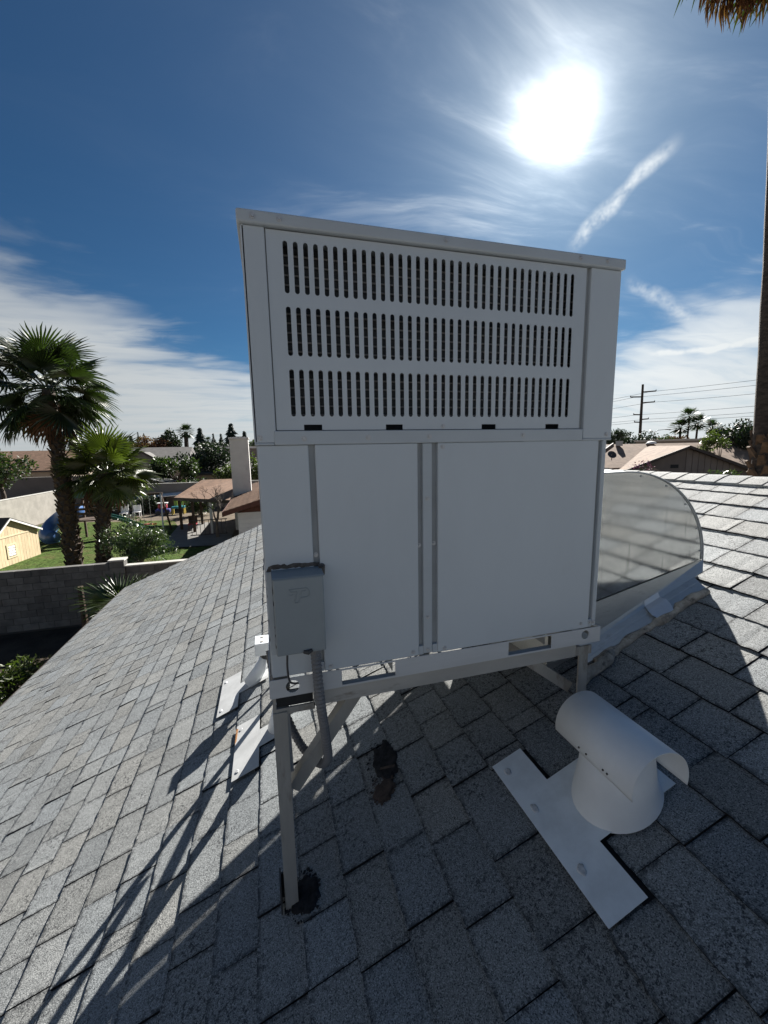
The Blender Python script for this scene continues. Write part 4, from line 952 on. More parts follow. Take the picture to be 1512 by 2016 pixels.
# ------------------------------------------------------------------ playset, toys
ps = thing('playset', (-10.6, 27.6, GZ), 'dark wooden play tower with a blue tube slide and green slide', 'playset')
for x, y_ in ((-11.2, 27.0), (-9.9, 27.0), (-11.2, 28.3), (-9.9, 28.3)): MB().bar((x, y_, GZ), (x, y_, -1.55), .11, .11, (1, 0, 0)).build('post', 'timber', ps)
MB().box((-11.3, 26.9, -3.0), (-9.8, 28.4, -2.92)).build('deck', 'timber', ps)
for k in range(3): MB().box((-11.3, 26.93, -2.6 + .28*k), (-9.8, 26.98, -2.46 + .28*k)).build('rail', 'timber', ps)
MB().prism([(-11.45, -1.55), (-9.65, -1.55), (-10.55, -0.95)], 'y', 26.8, 28.5).build('tower_roof', 'slide_green', ps)
MB().tube(spline([Vector(p) for p in ((-11.2, 27.6, -2.35), (-11.75, 27.9, -2.45), (-12.5, 28.4, -2.85), (-13.0, 28.2, -3.35), (-12.9, 27.4, -3.75), (-12.4, 26.9, -3.9))], 5), 0.42, 16).build('tube_slide', 'slide_blue', ps, smooth=True)
b = MB(); pth = spline([Vector(p) for p in ((-9.8, 27.8, -2.9), (-9.0, 27.9, -3.2), (-8.0, 28.0, -3.75), (-7.4, 28.0, -3.95))], 4)
for dy0, dy1, h_ in ((-.3, .3, 0.0), (-.34, -.28, .16), (.28, .34, .16)):
    vs = []
    for p in pth: vs += [p + Vector((0, dy0, 0)), p + Vector((0, dy1, 0)), p + Vector((0, dy1, h_ + .03)), p + Vector((0, dy0, h_ + .03))]
    n = len(pth); b.add(vs, [(4*i+k, 4*i+(k+1)%4, 4*i+4+(k+1)%4, 4*i+4+k) for i in range(n-1) for k in range(4)])
b.build('slide', 'slide_green', ps)
MB().bar((-9.9, 28.0, -1.6), (-6.6, 28.0, -1.6), .12, .14).build('swing_beam', 'timber', ps)
for s_ in (-1, 1): MB().bar((-6.7, 28.0, -1.55), (-6.5, 28.0 + s_*1.1, GZ), .09, .09).build('swing_leg', 'white_paint' if s_ < 0 else 'timber', ps)
for x in (-8.6, -7.6):
    for dx_ in (-.2, .2): MB().bar((x + dx_, 28.0, -1.66), (x + dx_, 28.0, -3.55), .02, .02, (1, 0, 0)).build('swing_chain', 'steel_roof', ps)
    MB().box((x - .24, 27.88, -3.58), (x + .24, 28.12, -3.53)).build('swing_seat', 'toy_red', ps)
tc_ = thing('toy_car', (-8.75, 37.2, GZ), 'red and blue ride-on toy car at the back of the lawn', 'toy')
MB().cbox((-9.3, 36.9, GZ + .18), (-8.2, 37.5, GZ + .48), .06).build('body', 'toy_blue', tc_); MB().cbox((-9.1, 36.95, GZ + .49), (-8.4, 37.45, GZ + .95), .12).build('cabin', 'toy_red', tc_)
MB().box((-9.15, 36.93, GZ + .96), (-8.35, 37.47, GZ + 1.02)).build('canopy', 'toy_white', tc_)
for x in (-9.1, -8.4): MB().tube([(x, 36.86, GZ + .18), (x, 37.54, GZ + .18)], .18, 12).build('wheel', 'dark_metal', tc_)
tt = thing('play_table', (-7.5, 37.0, GZ), 'teal and yellow plastic play table with lime chair backs', 'toy')
MB().cbox((-8.0, 36.7, GZ + .50), (-7.0, 37.3, GZ + .68), .03).build('table_top', 'toy_teal', tt)
for x, y_ in ((-7.95, 36.75), (-7.05, 36.75), (-7.95, 37.25), (-7.05, 37.25)): MB().bar((x, y_, GZ), (x, y_, GZ + .5), .1, .1, (1, 0, 0)).build('leg', 'toy_yellow', tt)
for x in (-7.75, -7.3): MB().cbox((x - .14, 37.32, GZ + .68), (x + .14, 37.40, GZ + 1.15), .03).build('chair_back', 'toy_lime', tt)
for i, (x, y_, m_, lab) in enumerate(((-11.4, 36.2, 'toy_white', 'white plastic garden chair left of the toy car'), (-10.6, 36.6, 'toy_white', 'second white plastic garden chair beside the lawn edge'))):
    ch = thing('garden_chair', (x, y_, GZ), lab, 'chair', 'white garden chairs')
    MB().box((x - .28, y_ - .28, GZ + .40), (x + .28, y_ + .28, GZ + .45)).build('seat', m_, ch); MB().box((x - .28, y_ + .22, GZ + .452), (x + .28, y_ + .28, GZ + .95)).build('backrest', m_, ch)
    for a in (-1, 1):
        for c in (-1, 1): MB().bar((x + a*.24, y_ + c*.24, GZ), (x + a*.24, y_ + c*.24, GZ + .40), .05, .05, (1, 0, 0)).build('leg', m_, ch)
cn = thing('patio_cover', (-9.3, 40.3, GZ), 'long low white shade roof at the back of the play yard', 'canopy')
MB().add([(-11.6, 39.4, -3.05), (-6.6, 39.2, -2.75), (-6.6, 40.9, -2.55), (-11.6, 41.0, -2.85), (-11.6, 39.4, -2.97), (-6.6, 39.2, -2.67), (-6.6, 40.9, -2.47), (-11.6, 41.0, -2.77)], [(0,1,2,3),(7,6,5,4),(0,4,5,1),(1,5,6,2),(2,6,7,3),(3,7,4,0)]).build('shade_roof', 'white_paint', cn)
for x in (-11.4, -9.0, -6.8): MB().bar((x, 39.5, GZ), (x, 39.5, -2.95 + (x + 11.4)*.05), .1, .1, (1, 0, 0)).build('post', 'timber', cn)
pg = thing('metal_gazebo', (-10.6, 46.5, GZ), 'ribbed gray metal gazebo roof beyond the play yard', 'gazebo')
MB().add([(-12.6, 45.4, -1.30), (-9.9, 45.2, -2.05), (-9.5, 48.2, -2.05), (-12.2, 48.4, -1.30), (-12.6, 45.4, -1.25), (-9.9, 45.2, -2.0), (-9.5, 48.2, -2.0), (-12.2, 48.4, -1.25)], [(0,1,2,3),(7,6,5,4),(0,4,5,1),(1,5,6,2),(2,6,7,3),(3,7,4,0)]).build('roof_sheet', 'steel_roof', pg)
for k in range(9):
    f = k/8; a = Vector((-12.6, 45.4, -1.24)).lerp(Vector((-9.9, 45.2, -1.99)), f); c = Vector((-12.2, 48.4, -1.24)).lerp(Vector((-9.5, 48.2, -1.99)), f)
    MB().bar(a, c, .07, .07).build('rib', 'fascia_dark' if k % 2 else 'steel_roof', pg)
for x, y_ in ((-9.95, 45.4), (-9.6, 48.0), (-12.4, 45.6), (-12.1, 48.2)): MB().bar((x, y_, GZ), (x, y_, -2.0 if x > -11 else -1.32), .12, .12, (1, 0, 0)).build('post', 'timber', pg)

# ------------------------------------------------------------------ neighbour's brown-roofed house with white chimney
nh = thing('brown_roofed_house', (2.5, 27, GZ), 'white house with brown shingle roof and covered patio, left of the unit', 'house')
MB().box((-1.55, 20.45, GZ), (7.5, 33.6, -2.1)).build('wall', 'white_stucco', nh)
for k in range(8): MB().box((-1.5, 20.425, GZ + .22*k + .01), (3.0, 20.449, GZ + .22*k + .205)).build('siding_board', 'white_paint', nh)
sl_ = 0.29; zE2 = -1.95
def rp(x): return zE2 + sl_ * (x + 2.2)
rf = MB().add([(-2.2, 20.0, zE2), (3.2, 20.0, rp(3.2)), (3.2, 34.4, rp(3.2)), (-2.2, 34.4, zE2), (-2.2, 20.0, zE2 - .06), (3.2, 20.0, rp(3.2) - .06), (3.2, 34.4, rp(3.2) - .06), (-2.2, 34.4, zE2 - .06)], [(0,1,2,3),(7,6,5,4),(0,4,5,1),(1,5,6,2),(2,6,7,3),(3,7,4,0)]).build('roof', 'brown_shingle', nh)
k = 0
x = -2.16
while x < 1.2:      # shingle courses of the near slope
    MB().add([(x, 20.0, rp(x) + .002), (x + .30, 20.0, rp(x + .30) + .002), (x + .30, 34.4, rp(x + .30) + .002), (x, 34.4, rp(x) + .002), (x, 20.0, rp(x) + .022), (x + .29, 20.0, rp(x + .29) + .006), (x + .29, 34.4, rp(x + .29) + .006), (x, 34.4, rp(x) + .022)],
             [(7,6,5,4),(4,5,6,7),(0,4,5,1),(2,6,7,3),(3,7,4,0)]).build('shingle_course', 'brown_shingle', rf); x += .28
MB().add([(3.2, 20.0, rp(3.2)), (8.6, 20.0, zE2), (8.6, 34.4, zE2), (3.2, 34.4, rp(3.2)), (3.2, 20.0, rp(3.2) - .06), (8.6, 20.0, zE2 - .06), (8.6, 34.4, zE2 - .06), (3.2, 34.4, rp(3.2) - .06)], [(0,1,2,3),(7,6,5,4),(0,4,5,1),(1,5,6,2),(2,6,7,3),(3,7,4,0)]).build('roof', 'brown_shingle', nh)
MB().add([(-2.2, 19.96, zE2 - .24), (3.2, 19.96, rp(3.2) - .24), (3.2, 19.96, rp(3.2) - .01), (-2.2, 19.96, zE2 - .01), (-2.2, 19.995, zE2 - .24), (3.2, 19.995, rp(3.2) - .24), (3.2, 19.995, rp(3.2) - .01), (-2.2, 19.995, zE2 - .01)], [(0,1,2,3),(7,6,5,4),(0,4,5,1),(1,5,6,2),(2,6,7,3),(3,7,4,0)]).build('bargeboard', 'fascia_brown', nh)
MB().box((-2.24, 20.0, zE2 - .24), (-2.205, 34.4, zE2 - .01)).build('fascia', 'fascia_brown', nh)
MB().prism([(-1.55, -2.1), (7.5, -2.1), (3.2, rp(3.2) - .1)], 'y', 20.45, 20.6).build('gable_wall', 'fascia_brown', nh)
cm = MB().cbox((-2.22, 27.2, GZ), (-1.06, 28.0, 1.78), .015).build('chimney', 'white_stucco', nh)
MB().cbox((-2.27, 27.15, 1.785), (-1.01, 28.05, 1.90), .015).build('chimney_cap', 'white_stucco', cm)
MB().box((-2.0, 27.35, 1.905), (-1.28, 27.85, 1.96)).build('flue', 'dark_metal', cm)
MB().add([(-6.0, 28.3, -1.92), (-2.25, 25.0, -1.92), (-2.25, 31.2, -1.0), (-4.6, 31.2, -1.0), (-6.0, 34.0, -1.92), (-2.25, 34.0, -1.3)], [(0,1,2,3),(0,3,4),(3,2,5,4)]).build('patio_roof', 'brown_shingle', nh, fix=False)
MB().bar((-6.0, 28.3, -2.03), (-2.25, 25.0, -2.03), .05, .2).bar((-6.0, 28.3, -2.03), (-6.0, 34.0, -2.03), .05, .2).build('patio_beam', 'fascia_dark', nh)
for x, y_, m_ in ((-4.75, 27.3, 'timber'), (-4.7, 30.3, 'timber'), (-3.55, 26.3, 'white_paint'), (-5.75, 28.6, 'timber')): MB().bar((x, y_, GZ), (x, y_, -2.05), .16, .16, (1, 0, 0)).build('post', m_, nh)
for k in range(9): MB().bar((-4.7 + .25*k, 26.0, GZ), (-4.7 + .25*k, 26.0, GZ + 1.0), .03, .03, (1, 0, 0)).build('rail_bar', 'dark_metal', nh)
MB().bar((-4.8, 26.0, GZ + 1.0), (-2.6, 26.0, GZ + 1.0), .05, .05).bar((-4.8, 26.0, GZ + .08), (-2.6, 26.0, GZ + .08), .05, .05).build('railing', 'dark_metal', nh)
pf = thing('patio_chair', (-5.0, 28.4, GZ), 'dark patio chair under the brown patio roof', 'chair')
MB().box((-5.3, 28.1, GZ + .40), (-4.75, 28.6, GZ + .46)).build('seat', 'toy_red', pf); MB().box((-5.3, 28.58, GZ + .462), (-4.75, 28.65, GZ + .95)).build('backrest', 'timber', pf)
for a, c in ((-5.26, 28.14), (-4.8, 28.14), (-5.26, 28.56), (-4.8, 28.56)): MB().bar((a, c, GZ), (a, c, GZ + .40), .04, .04, (1, 0, 0)).build('leg', 'dark_metal', pf)
# bare tree beside the chimney
bt_ = thing('bare_tree', (-3.1, 25.0, GZ), 'leafless gray tree in front of the white chimney', 'tree'); rng = random.Random(17); b = MB()
def branch(p, d, L_, r, depth):
    q = p + d*L_; mid_ = p + d*L_*.5 + Vector((rng.uniform(-.06, .06), rng.uniform(-.06, .06), 0))*L_
    b.tube([p, mid_, q], [r, r*.8, r*.55], 5 if depth < 3 else 3, cap=False)
    if depth >= 6 or L_ < .12: return
    for _ in range(rng.choice((2, 3, 3))):
        nd = (d + Vector((rng.uniform(-.75, .75), rng.uniform(-.75, .75), rng.uniform(-.25, .55)))).normalized(); branch(q, nd, L_*rng.uniform(.6, .82), r*.58, depth + 1)
branch(Vector((-3.1, 25.0, GZ)), Vector((0, 0, 1)), 1.0, .11, 0)
b.build('branches', 'bark_gray', bt_, fix=False)

# ------------------------------------------------------------------ simple far houses
def far_house(name, x0, x1, y0, y1, ze, zr, label, roofm, wallm, axis='x', windows=()):
    t_ = thing(name, ((x0+x1)/2, (y0+y1)/2, GZ), label, 'house')
    MB().box((x0 + .5, y0 + .5, GZ), (x1 - .5, y1 - .5, ze - .05)).build('wall', wallm, t_)
    ym, xm = (y0+y1)/2, (x0+x1)/2
    if axis == 'x':
        MB().prism([(y0, ze), (y1, ze), (ym, zr)], 'x', x0, x1).build('roof', roofm, t_)
        MB().box((x0, y0 - .04, ze - .2), (x1, y0 - .004, ze + .02)).build('fascia', 'fascia_dark', t_)
    else:
        MB().prism([(x0, ze), (x1, ze), (xm, zr)], 'y', y0, y1).build('roof', roofm, t_)
        for s_ in (-1, 1): MB().bar((xm + s_*(xm - x0), y0 - .03, ze + .05), (xm, y0 - .03, zr + .05), .1, .35).build('bargeboard', 'fascia_dark', t_)
    for (wx, wz, ww, wh) in windows:
        f_ = MB().box((wx - ww/2 - .08, y0 + .44, wz - .08), (wx + ww/2 + .08, y0 + .498, wz + wh + .08)).build('window', 'white_paint', t_)
        MB().box((wx - ww/2, y0 + .41, wz), (wx + ww/2, y0 + .438, wz + wh)).build('pane', 'glass_dark', f_)
    return t_
far_house('brown_house', -44, -27, 66, 78, -1.0, 1.8, 'far low house with brown roof, left of the tall palm', 'brown_shingle', 'stucco_tan', 'x', ((-38, -3.2, 1.6, 1.1), (-31, -3.2, 1.6, 1.1)))
far_house('gray_roofed_house', -29, -13.5, 78, 92, -0.6, 2.2, 'far house with gray roof and low gable, behind the shorter palm', 'gray_shingle', 'stucco_tan', 'x', ((-24, -3.0, 1.4, 1.1),))
far_house('gray_roofed_house', -23.8, -16.6, 76.5, 82, -0.9, 1.35, 'low gray gable wing facing the yard, in front of the gray-roofed house', 'gray_shingle', 'taupe', 'y')
far_house('gray_roofed_house', -9, 3, 52, 62, -1.5, -0.2, 'gray-roofed house showing between the round tree and the chimney', 'gray_shingle', 'stucco_tan', 'x')
fb_ = thing('flat_roofed_building', (-6.5, 92, GZ), 'flat-roofed pale building by the top of the chimney', 'building')
MB().box((-11, 88, GZ), (0, 97, 1.7)).build('wall', 'taupe_board', fb_); MB().box((-11.3, 87.7, 1.75), (0.3, 97.3, 2.15)).build('parapet', 'white_stucco', fb_)
MB().box((-9, 87.95, -1.2), (-5, 87.99, 0.8)).build('window', 'glass_dark', fb_)

# trees of the left background
tree('round_tree', (-9.6, 48.5, GZ), (-9.7, 48.5, -0.85), (2.9, 2.6, 2.0), 4200, 0.34, 51, 'rounded mid-green tree behind the gazebo, left of the dark tree', 'leaf', group='trees behind the play yard')
tree('round_tree', (-6.9, 54.0, GZ), (-6.9, 54.0, 0.0), (3.5, 3.0, 2.3), 4600, 0.36, 52, 'dense very dark round tree below the far palm', 'leaf_dark', group='trees behind the play yard')
tree('round_tree', (-3.6, 43.5, GZ), (-3.8, 43.5, -1.5), (1.9, 1.7, 1.5), 2200, 0.26, 53, 'loose yellow-green tree just left of the chimney', 'leaf_light', group='trees behind the play yard')
tree('round_tree', (-6.5, 42.8, GZ), (-6.5, 42.8, -2.3), (2.0, 1.4, 0.9), 1600, 0.24, 54, 'low green shrub tree along the shaded wall', 'leaf', group='trees behind the play yard')
tree('round_tree', (-0.9, 44.0, GZ), (-0.9, 44.0, -1.0), (1.4, 1.4, 2.0), 2000, 0.26, 55, 'bright leafy tree squeezed between chimney and unit', 'leaf_light', group='trees behind the play yard')
shrub('hedge_shrub', (-13.6, 38.6, GZ), (2.2, 1.2, 1.3), 2600, 0.24, 44, 'dark shrub against the back wall, behind the blue slide', 'leaf_dark', 0.4, 'shrubs along the back wall')
shrub('hedge_shrub', (-10.3, 38.9, GZ), (1.6, 1.0, 1.0), 2000, 0.22, 45, 'dark shrub behind the white garden chairs', 'leaf_dark', 0.4, 'shrubs along the back wall')
shrub('hedge_shrub', (-5.6, 35.5, GZ), (1.3, 1.0, 1.2), 2000, 0.22, 46, 'dark shrub right of the play table, beyond the patio', 'leaf', 0.4, 'shrubs along the back wall')
tree('round_tree', (-14.5, 47.0, GZ), (-14.5, 47.0, -0.9), (2.6, 2.2, 1.9), 3000, 0.32, 62, 'dark tree over the back wall between the two palm crowns', 'leaf_dark', group='trees behind the play yard')
tree('round_tree', (-27.5, 52.0, GZ), (-27.5, 52.0, -0.2), (4.0, 3.0, 2.8), 3000, 0.4, 56, 'broad tree at the left edge of the photo behind the tall palm', 'leaf', group='trees behind the play yard')
tree('round_tree', (-1.6, 100, GZ), (-1.6, 100, 2.0), (3.0, 3.0, 2.6), 1500, 0.5, 57, 'far green tree just left of the unit\'s corner', 'leaf', group='skyline trees on the left')
tree('round_tree', (-32.5, 128, GZ), (-32.5, 128, 3.0), (6.0, 4.0, 4.2), 2400, 0.7, 58, 'far reddish-brown tree on the left skyline', 'leaf_autumn', group='skyline trees on the left')
tree('round_tree', (-40.0, 126, GZ), (-40.0, 126, 1.5), (5.0, 4.0, 3.6), 1800, 0.7, 59, 'pale green tree on the skyline beside the palm crown', 'leaf_light', group='skyline trees on the left')
tree('round_tree', (-27.5, 132, GZ), (-27.5, 132, 3.6), (5.0, 4.0, 4.8), 2200, 0.7, 60, 'dark bushy skyline tree left of the far palm', 'leaf_dark', group='skyline trees on the left')
tree('round_tree', (-15.0, 124, GZ), (-15.0, 124, 1.8), (6.0, 4.0, 3.2), 2000, 0.7, 61, 'low dark skyline tree under the thin conifers', 'leaf_dark', group='skyline trees on the left')
sk = [(-41.2, 148, 6.4, 2.2, 'conifer at the left end of the skyline beside the palm crown'), (-39.0, 147.6, 7.6, 1.1, 'thin dark conifer, second on the skyline'), (-37.2, 147.2, 7.2, 1.0, 'thin spire conifer left of the brownish tree'),
      (-30.0, 145, 6.6, 2.6, 'wide conifer left of the brown tree on the skyline'), (-20.0, 142.6, 8.4, 3.2, 'full conifer just right of the far palm'), (-15.9, 141.2, 6.6, 1.5, 'slim conifer, left of a close pair'),
      (-13.6, 141.0, 6.5, 1.7, 'slim conifer, right of a close pair'), (-10.3, 140.3, 9.6, 3.6, 'tallest pointed conifer on the skyline left of the chimney'), (-6.3, 139, 7.2, 2.4, 'grayish conifer directly above the chimney'), (-3.6, 139, 4.6, 1.5, 'small thin conifer right of the chimney top')]
for i, (x, y_, zt, r, lab) in enumerate(sk): conifer('conifer', (x, y_, GZ), zt - GZ + .5, r*1.25, 70 + i, lab, 'conifers on the left skyline')
def far_palm(x, y_, zt, r, seed, label, group, droop=0.5, trunk=0.25):
    rng = random.Random(seed); t_ = thing('far_palm', (x, y_, GZ), label, 'palm tree', group)
    MB().tube([(x, y_, GZ), (x + rng.uniform(-.2, .2), y_, (zt + GZ)/2), (x, y_, zt)], [trunk, trunk*.85, trunk*.75], 7).build('trunk', 'bark', t_)
    b = MB(); c = Vector((x, y_, zt))
    for k in range(54):
        a = k*2.4 + rng.uniform(-.3, .3); e = rad(75 - 130*(k/54)); d = Vector((math.cos(a)*math.cos(e), math.sin(a)*math.cos(e), math.sin(e))); L_ = r*rng.uniform(.8, 1.15)
        h_ = c + d*L_*.5
        for j_ in range(7):
            sd = Vector((-math.sin(a), math.cos(a), 0))*(j_ - 3)*.26; up_ = Vector((0, 0, -droop*abs(j_-3)*.06 - .2*droop))
            tip = h_ + (d + sd + up_).normalized()*L_*.55
            wv = Vector((-math.sin(a), math.cos(a), 0))*.06*r; b.add([h_ - wv, h_ + wv + Vector((0, 0, .04*r)), tip, h_ - d*L_*.2], [(0, 1, 2), (0, 1, 3)])
        b.add([c, c + Vector((0, 0, .05)), h_], [(0, 1, 2)])
    b.build('crown', 'frond_dark', t_, fix=False); return t_
far_palm(-24.3, 143.8, 7.8, 2.9, 1, 'stocky far palm standing above the brown tree on the left skyline', 'far palms', trunk=0.8)
far_palm(-17.6, 141.5, 4.9, 1.5, 6, 'tiny far palm between the conifers on the left skyline', 'far palms')

# ------------------------------------------------------------------ right: tan-roofed house
rh = thing('tan_roofed_house', (41.5, 37, GZ), 'taupe house with tan shingle roof and wide front gable, right of the unit', 'house')
PL, PR, PP = Vector((33.2, 31.5, -1.05)), Vector((46.6, 27.6, -1.95)), Vector((39.77, 29.56, 0.72))
d_ = Vector((PR.x - PL.x, PR.y - PL.y, 0)).normalized(); bk_ = Vector((-d_.y, d_.x, 0))
if bk_.y < 0: bk_ = -bk_
Lw = 8.0
def hp(u, v, z): q = Vector((PP.x, PP.y, 0)) + d_*u + bk_*v; return Vector((q.x, q.y, z))
uL, uR, zEv = -7.3, 7.3, -1.75
# main body: ridge parallel to the gable wall, front gable in the middle
MB().add([hp(-16, 2.2, GZ), hp(14, 2.2, GZ), hp(14, 11, GZ), hp(-16, 11, GZ), hp(-16, 2.2, -1.6), hp(14, 2.2, -1.6), hp(14, 11, -1.6), hp(-16, 11, -1.6)], [(0,1,2,3),(7,6,5,4),(0,4,5,1),(1,5,6,2),(2,6,7,3),(3,7,4,0)]).build('wall', 'stucco_tan', rh)
zRm = 1.02
mr = MB().add([hp(-17, 0.8, -1.35), hp(15, 0.8, -1.35), hp(15, 6.6, zRm), hp(-17, 6.6, zRm), hp(15, 12.4, -1.35), hp(-17, 12.4, -1.35),
          hp(-17, 0.8, -1.5), hp(15, 0.8, -1.5), hp(15, 12.4, -1.5), hp(-17, 12.4, -1.5)],
         [(0,1,2,3),(3,2,4,5),(0,6,7,1),(5,4,8,9),(6,9,8,7),(0,3,5,9,6),(1,7,8,4,2)]).build('roof', 'tan_shingle', rh)
MB().add([hp(-17, 0.72, -1.62), hp(-7, 0.72, -1.62), hp(-7, 0.72, -1.32), hp(-17, 0.72, -1.32), hp(-17, 0.76, -1.62), hp(-7, 0.76, -1.62), hp(-7, 0.76, -1.32), hp(-17, 0.76, -1.32)], [(0,1,2,3),(7,6,5,4),(0,4,5,1),(1,5,6,2),(2,6,7,3),(3,7,4,0)]).build('fascia', 'fascia_dark', rh)
# gable front
MB().add([hp(-6.4, 0, GZ), hp(6.4, 0, GZ), hp(6.4, 0, -1.72), hp(0, 0, 0.55), hp(-6.4, 0, -1.72), hp(-6.4, .2, GZ), hp(6.4, .2, GZ), hp(6.4, .2, -1.72), hp(0, .2, 0.55), hp(-6.4, .2, -1.72)],
         [(0,1,2,3,4),(9,8,7,6,5),(0,5,6,1),(1,6,7,2),(2,7,8,3),(3,8,9,4),(4,9,5,0)]).build('gable_wall', 'taupe', rh)
for k in range(8):
    u0 = 0.15 + .62*k; u1 = u0 + .56; zt0, zt1 = 0.50 - u0*.355, 0.50 - u1*.355
    MB().add([hp(u0, -.05, -2.35), hp(u1, -.05, -2.35), hp(u1, -.05, zt1), hp(u0, -.05, zt0), hp(u0, -.004, -2.35), hp(u1, -.004, -2.35), hp(u1, -.004, zt1), hp(u0, -.004, zt0)], [(0,1,2,3),(7,6,5,4),(0,4,5,1),(1,5,6,2),(2,6,7,3),(3,7,4,0)]).build('siding_board', 'taupe_board', rh)
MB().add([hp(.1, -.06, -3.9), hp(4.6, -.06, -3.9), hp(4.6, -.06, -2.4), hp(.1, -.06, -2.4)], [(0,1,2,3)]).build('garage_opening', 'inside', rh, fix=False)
for s_ in (-1, 1):
    e0 = hp(s_*7.4, -.6, -1.98); e1 = hp(0, -.6, 0.75); f0 = hp(s_*7.4, 5.5, -1.98); f1 = hp(0, 5.5, 0.75)
    MB().add([e0, e1, f1, f0] + [p - Vector((0, 0, .08)) for p in (e0, e1, f1, f0)], [(0,1,2,3),(7,6,5,4),(0,4,5,1),(1,5,6,2),(2,6,7,3),(3,7,4,0)]).build('gable_roof', 'tan_shingle', rh)
    MB().bar(e0 - bk_*.04 - Vector((0, 0, .14)), e1 - bk_*.04 - Vector((0, 0, .14)), .06, .26).build('bargeboard', 'fascia_dark', rh)
ar = MB(); n = 14; uo = -3.3; vs = []
for rr in (1.05, 1.28):
    for k in range(n + 1): a = math.pi*k/n; vs.append(hp(uo + rr*math.cos(a), -.06, -2.45 + rr*math.sin(a)*.85))
m1 = n + 1
ar.add(vs, [(k, k+1, m1+k+1, m1+k) for k in range(n)]).build('arch_trim', 'stucco_tan', rh, fix=False)
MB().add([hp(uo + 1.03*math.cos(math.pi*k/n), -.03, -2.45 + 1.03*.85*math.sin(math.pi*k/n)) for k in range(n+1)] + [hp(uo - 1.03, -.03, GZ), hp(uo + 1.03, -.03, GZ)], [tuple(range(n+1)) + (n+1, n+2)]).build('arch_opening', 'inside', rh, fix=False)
MB().add([hp(-1.35, -.03, -1.45), hp(-.55, -.03, -1.45), hp(-.55, -.03, -1.1), hp(-1.35, -.03, -1.1)], [(0,1,2,3)]).build('gable_vent', 'inside', rh, fix=False)
for uu in (5.0, 5.35, 5.7): MB().tube([hp(uu, -.06, -1.95), hp(uu, .0, -1.95)], .09, 10).build('vent_hole', 'inside', rh)
for uu in (-13.5, -12.1):
    f_ = MB().add([hp(uu - .6, 2.12, -3.0), hp(uu + .6, 2.12, -3.0), hp(uu + .6, 2.12, -1.85), hp(uu - .6, 2.12, -1.85)], [(0,1,2,3)]).build('window', 'white_paint', rh, fix=False)
    MB().add([hp(uu - .5, 2.08, -2.9), hp(uu + .5, 2.08, -2.9), hp(uu + .5, 2.08, -1.92), hp(uu - .5, 2.08, -1.92)], [(0,1,2,3)]).build('pane', 'glass_dark', f_, fix=False)
# roof furniture
for uu, lab in ((-3.2, 'vent'), (-8.6, 'vent')):
    c_ = hp(uu, 5.9, zRm - .2); MB().box((c_.x - .25, c_.y - .25, c_.z), (c_.x + .25, c_.y + .25, c_.z + .55)).build('roof_box', 'steel_roof', rh)
c_ = hp(0.6, 6.2, zRm - .05); b = MB(); vs = []
for i in range(5):
    for k in range(14): e = math.pi/2*i/4.01; a = 6.283*k/14; vs.append((c_.x + .55*math.cos(e)*math.cos(a), c_.y + .55*math.cos(e)*math.sin(a), c_.z + .32*math.sin(e)))
b.add(vs, [(14*i+k, 14*i+(k+1)%14, 14*i+14+(k+1)%14, 14*i+14+k) for i in range(4) for k in range(14)]).build('skylight', 'white_paint', rh, smooth=True)
# dark barge of the wing at far left and two dishes
lw = thing('gray_wing_roof', (30.5, 33, GZ), 'pale gray roof with a dark diagonal edge, just right of the unit', 'house')
A_, B_ = Vector((29.2, 31.0, -0.95)), Vector((34.6, 33.2, 0.95))
MB().bar(A_, B_, .1, .42).build('bargeboard', 'fascia_dark', lw)
MB().add([A_, B_, B_ + Vector((-4, 10, 0)), A_ + Vector((-8, 10, .0))], [(0,1,2,3)]).build('roof', 'gray_shingle', lw, fix=False)
MB().box((28.4, 33.2, GZ), (30.6, 39, -1.5)).build('wall', 'stucco_tan', lw)
def dish(p, label):
    t_ = thing('satellite_dish', p, label, 'satellite dish', 'satellite dishes on the tan roof'); p = Vector(p); n_ = Vector((-.25, -.75, .55)).normalized(); u = n_.orthogonal().normalized(); v = n_.cross(u); vs = []
    for i, (rr, dd_) in enumerate(((.02, -.06), (.22, -.04), (.42, .03))):
        for k in range(14): a = 6.283*k/14; vs.append(p + Vector((0, 0, .55)) + (u*math.cos(a) + v*math.sin(a))*rr + n_*dd_)
    MB().add(vs, [(14*i+k, 14*i+(k+1)%14, 14*i+14+(k+1)%14, 14*i+14+k) for i in range(2) for k in range(14)]).build('reflector', 'dark_metal', t_, fix=False)
    MB().tube([p, p + Vector((0, .05, .5))], .035, 6).build('mast', 'dark_metal', t_); MB().tube([p + Vector((0, 0, .4)), p + Vector((0, 0, .5)) + n_*.45], .02, 5).build('feed_arm', 'dark_metal', t_)
dish((32.6, 31.3, -0.55), 'upper satellite dish on the tan roof below the dark roof edge'); dish((30.4, 31.0, -1.0), 'lower satellite dish beside the unit\'s right edge')
for i, (x0, x1, y0, y1, zt, lab, m_) in enumerate(((58, 69, 44, 52, 1.35, 'gray flat-roofed building behind the tan roof', 'taupe_board'), (69.5, 79, 42, 50, 1.55, 'pale flat-roofed building behind the tan roof, near the palm trunk', 'stucco_tan'))):
    t_ = thing('flat_roofed_building', ((x0+x1)/2, (y0+y1)/2, GZ), lab, 'building')
    MB().box((x0, y0, GZ), (x1, y1, zt)).build('wall', m_, t_); MB().box((x0 - .2, y0 - .2, zt + .004), (x1 + .2, y1 + .2, zt + .28)).build('parapet', 'cap', t_)

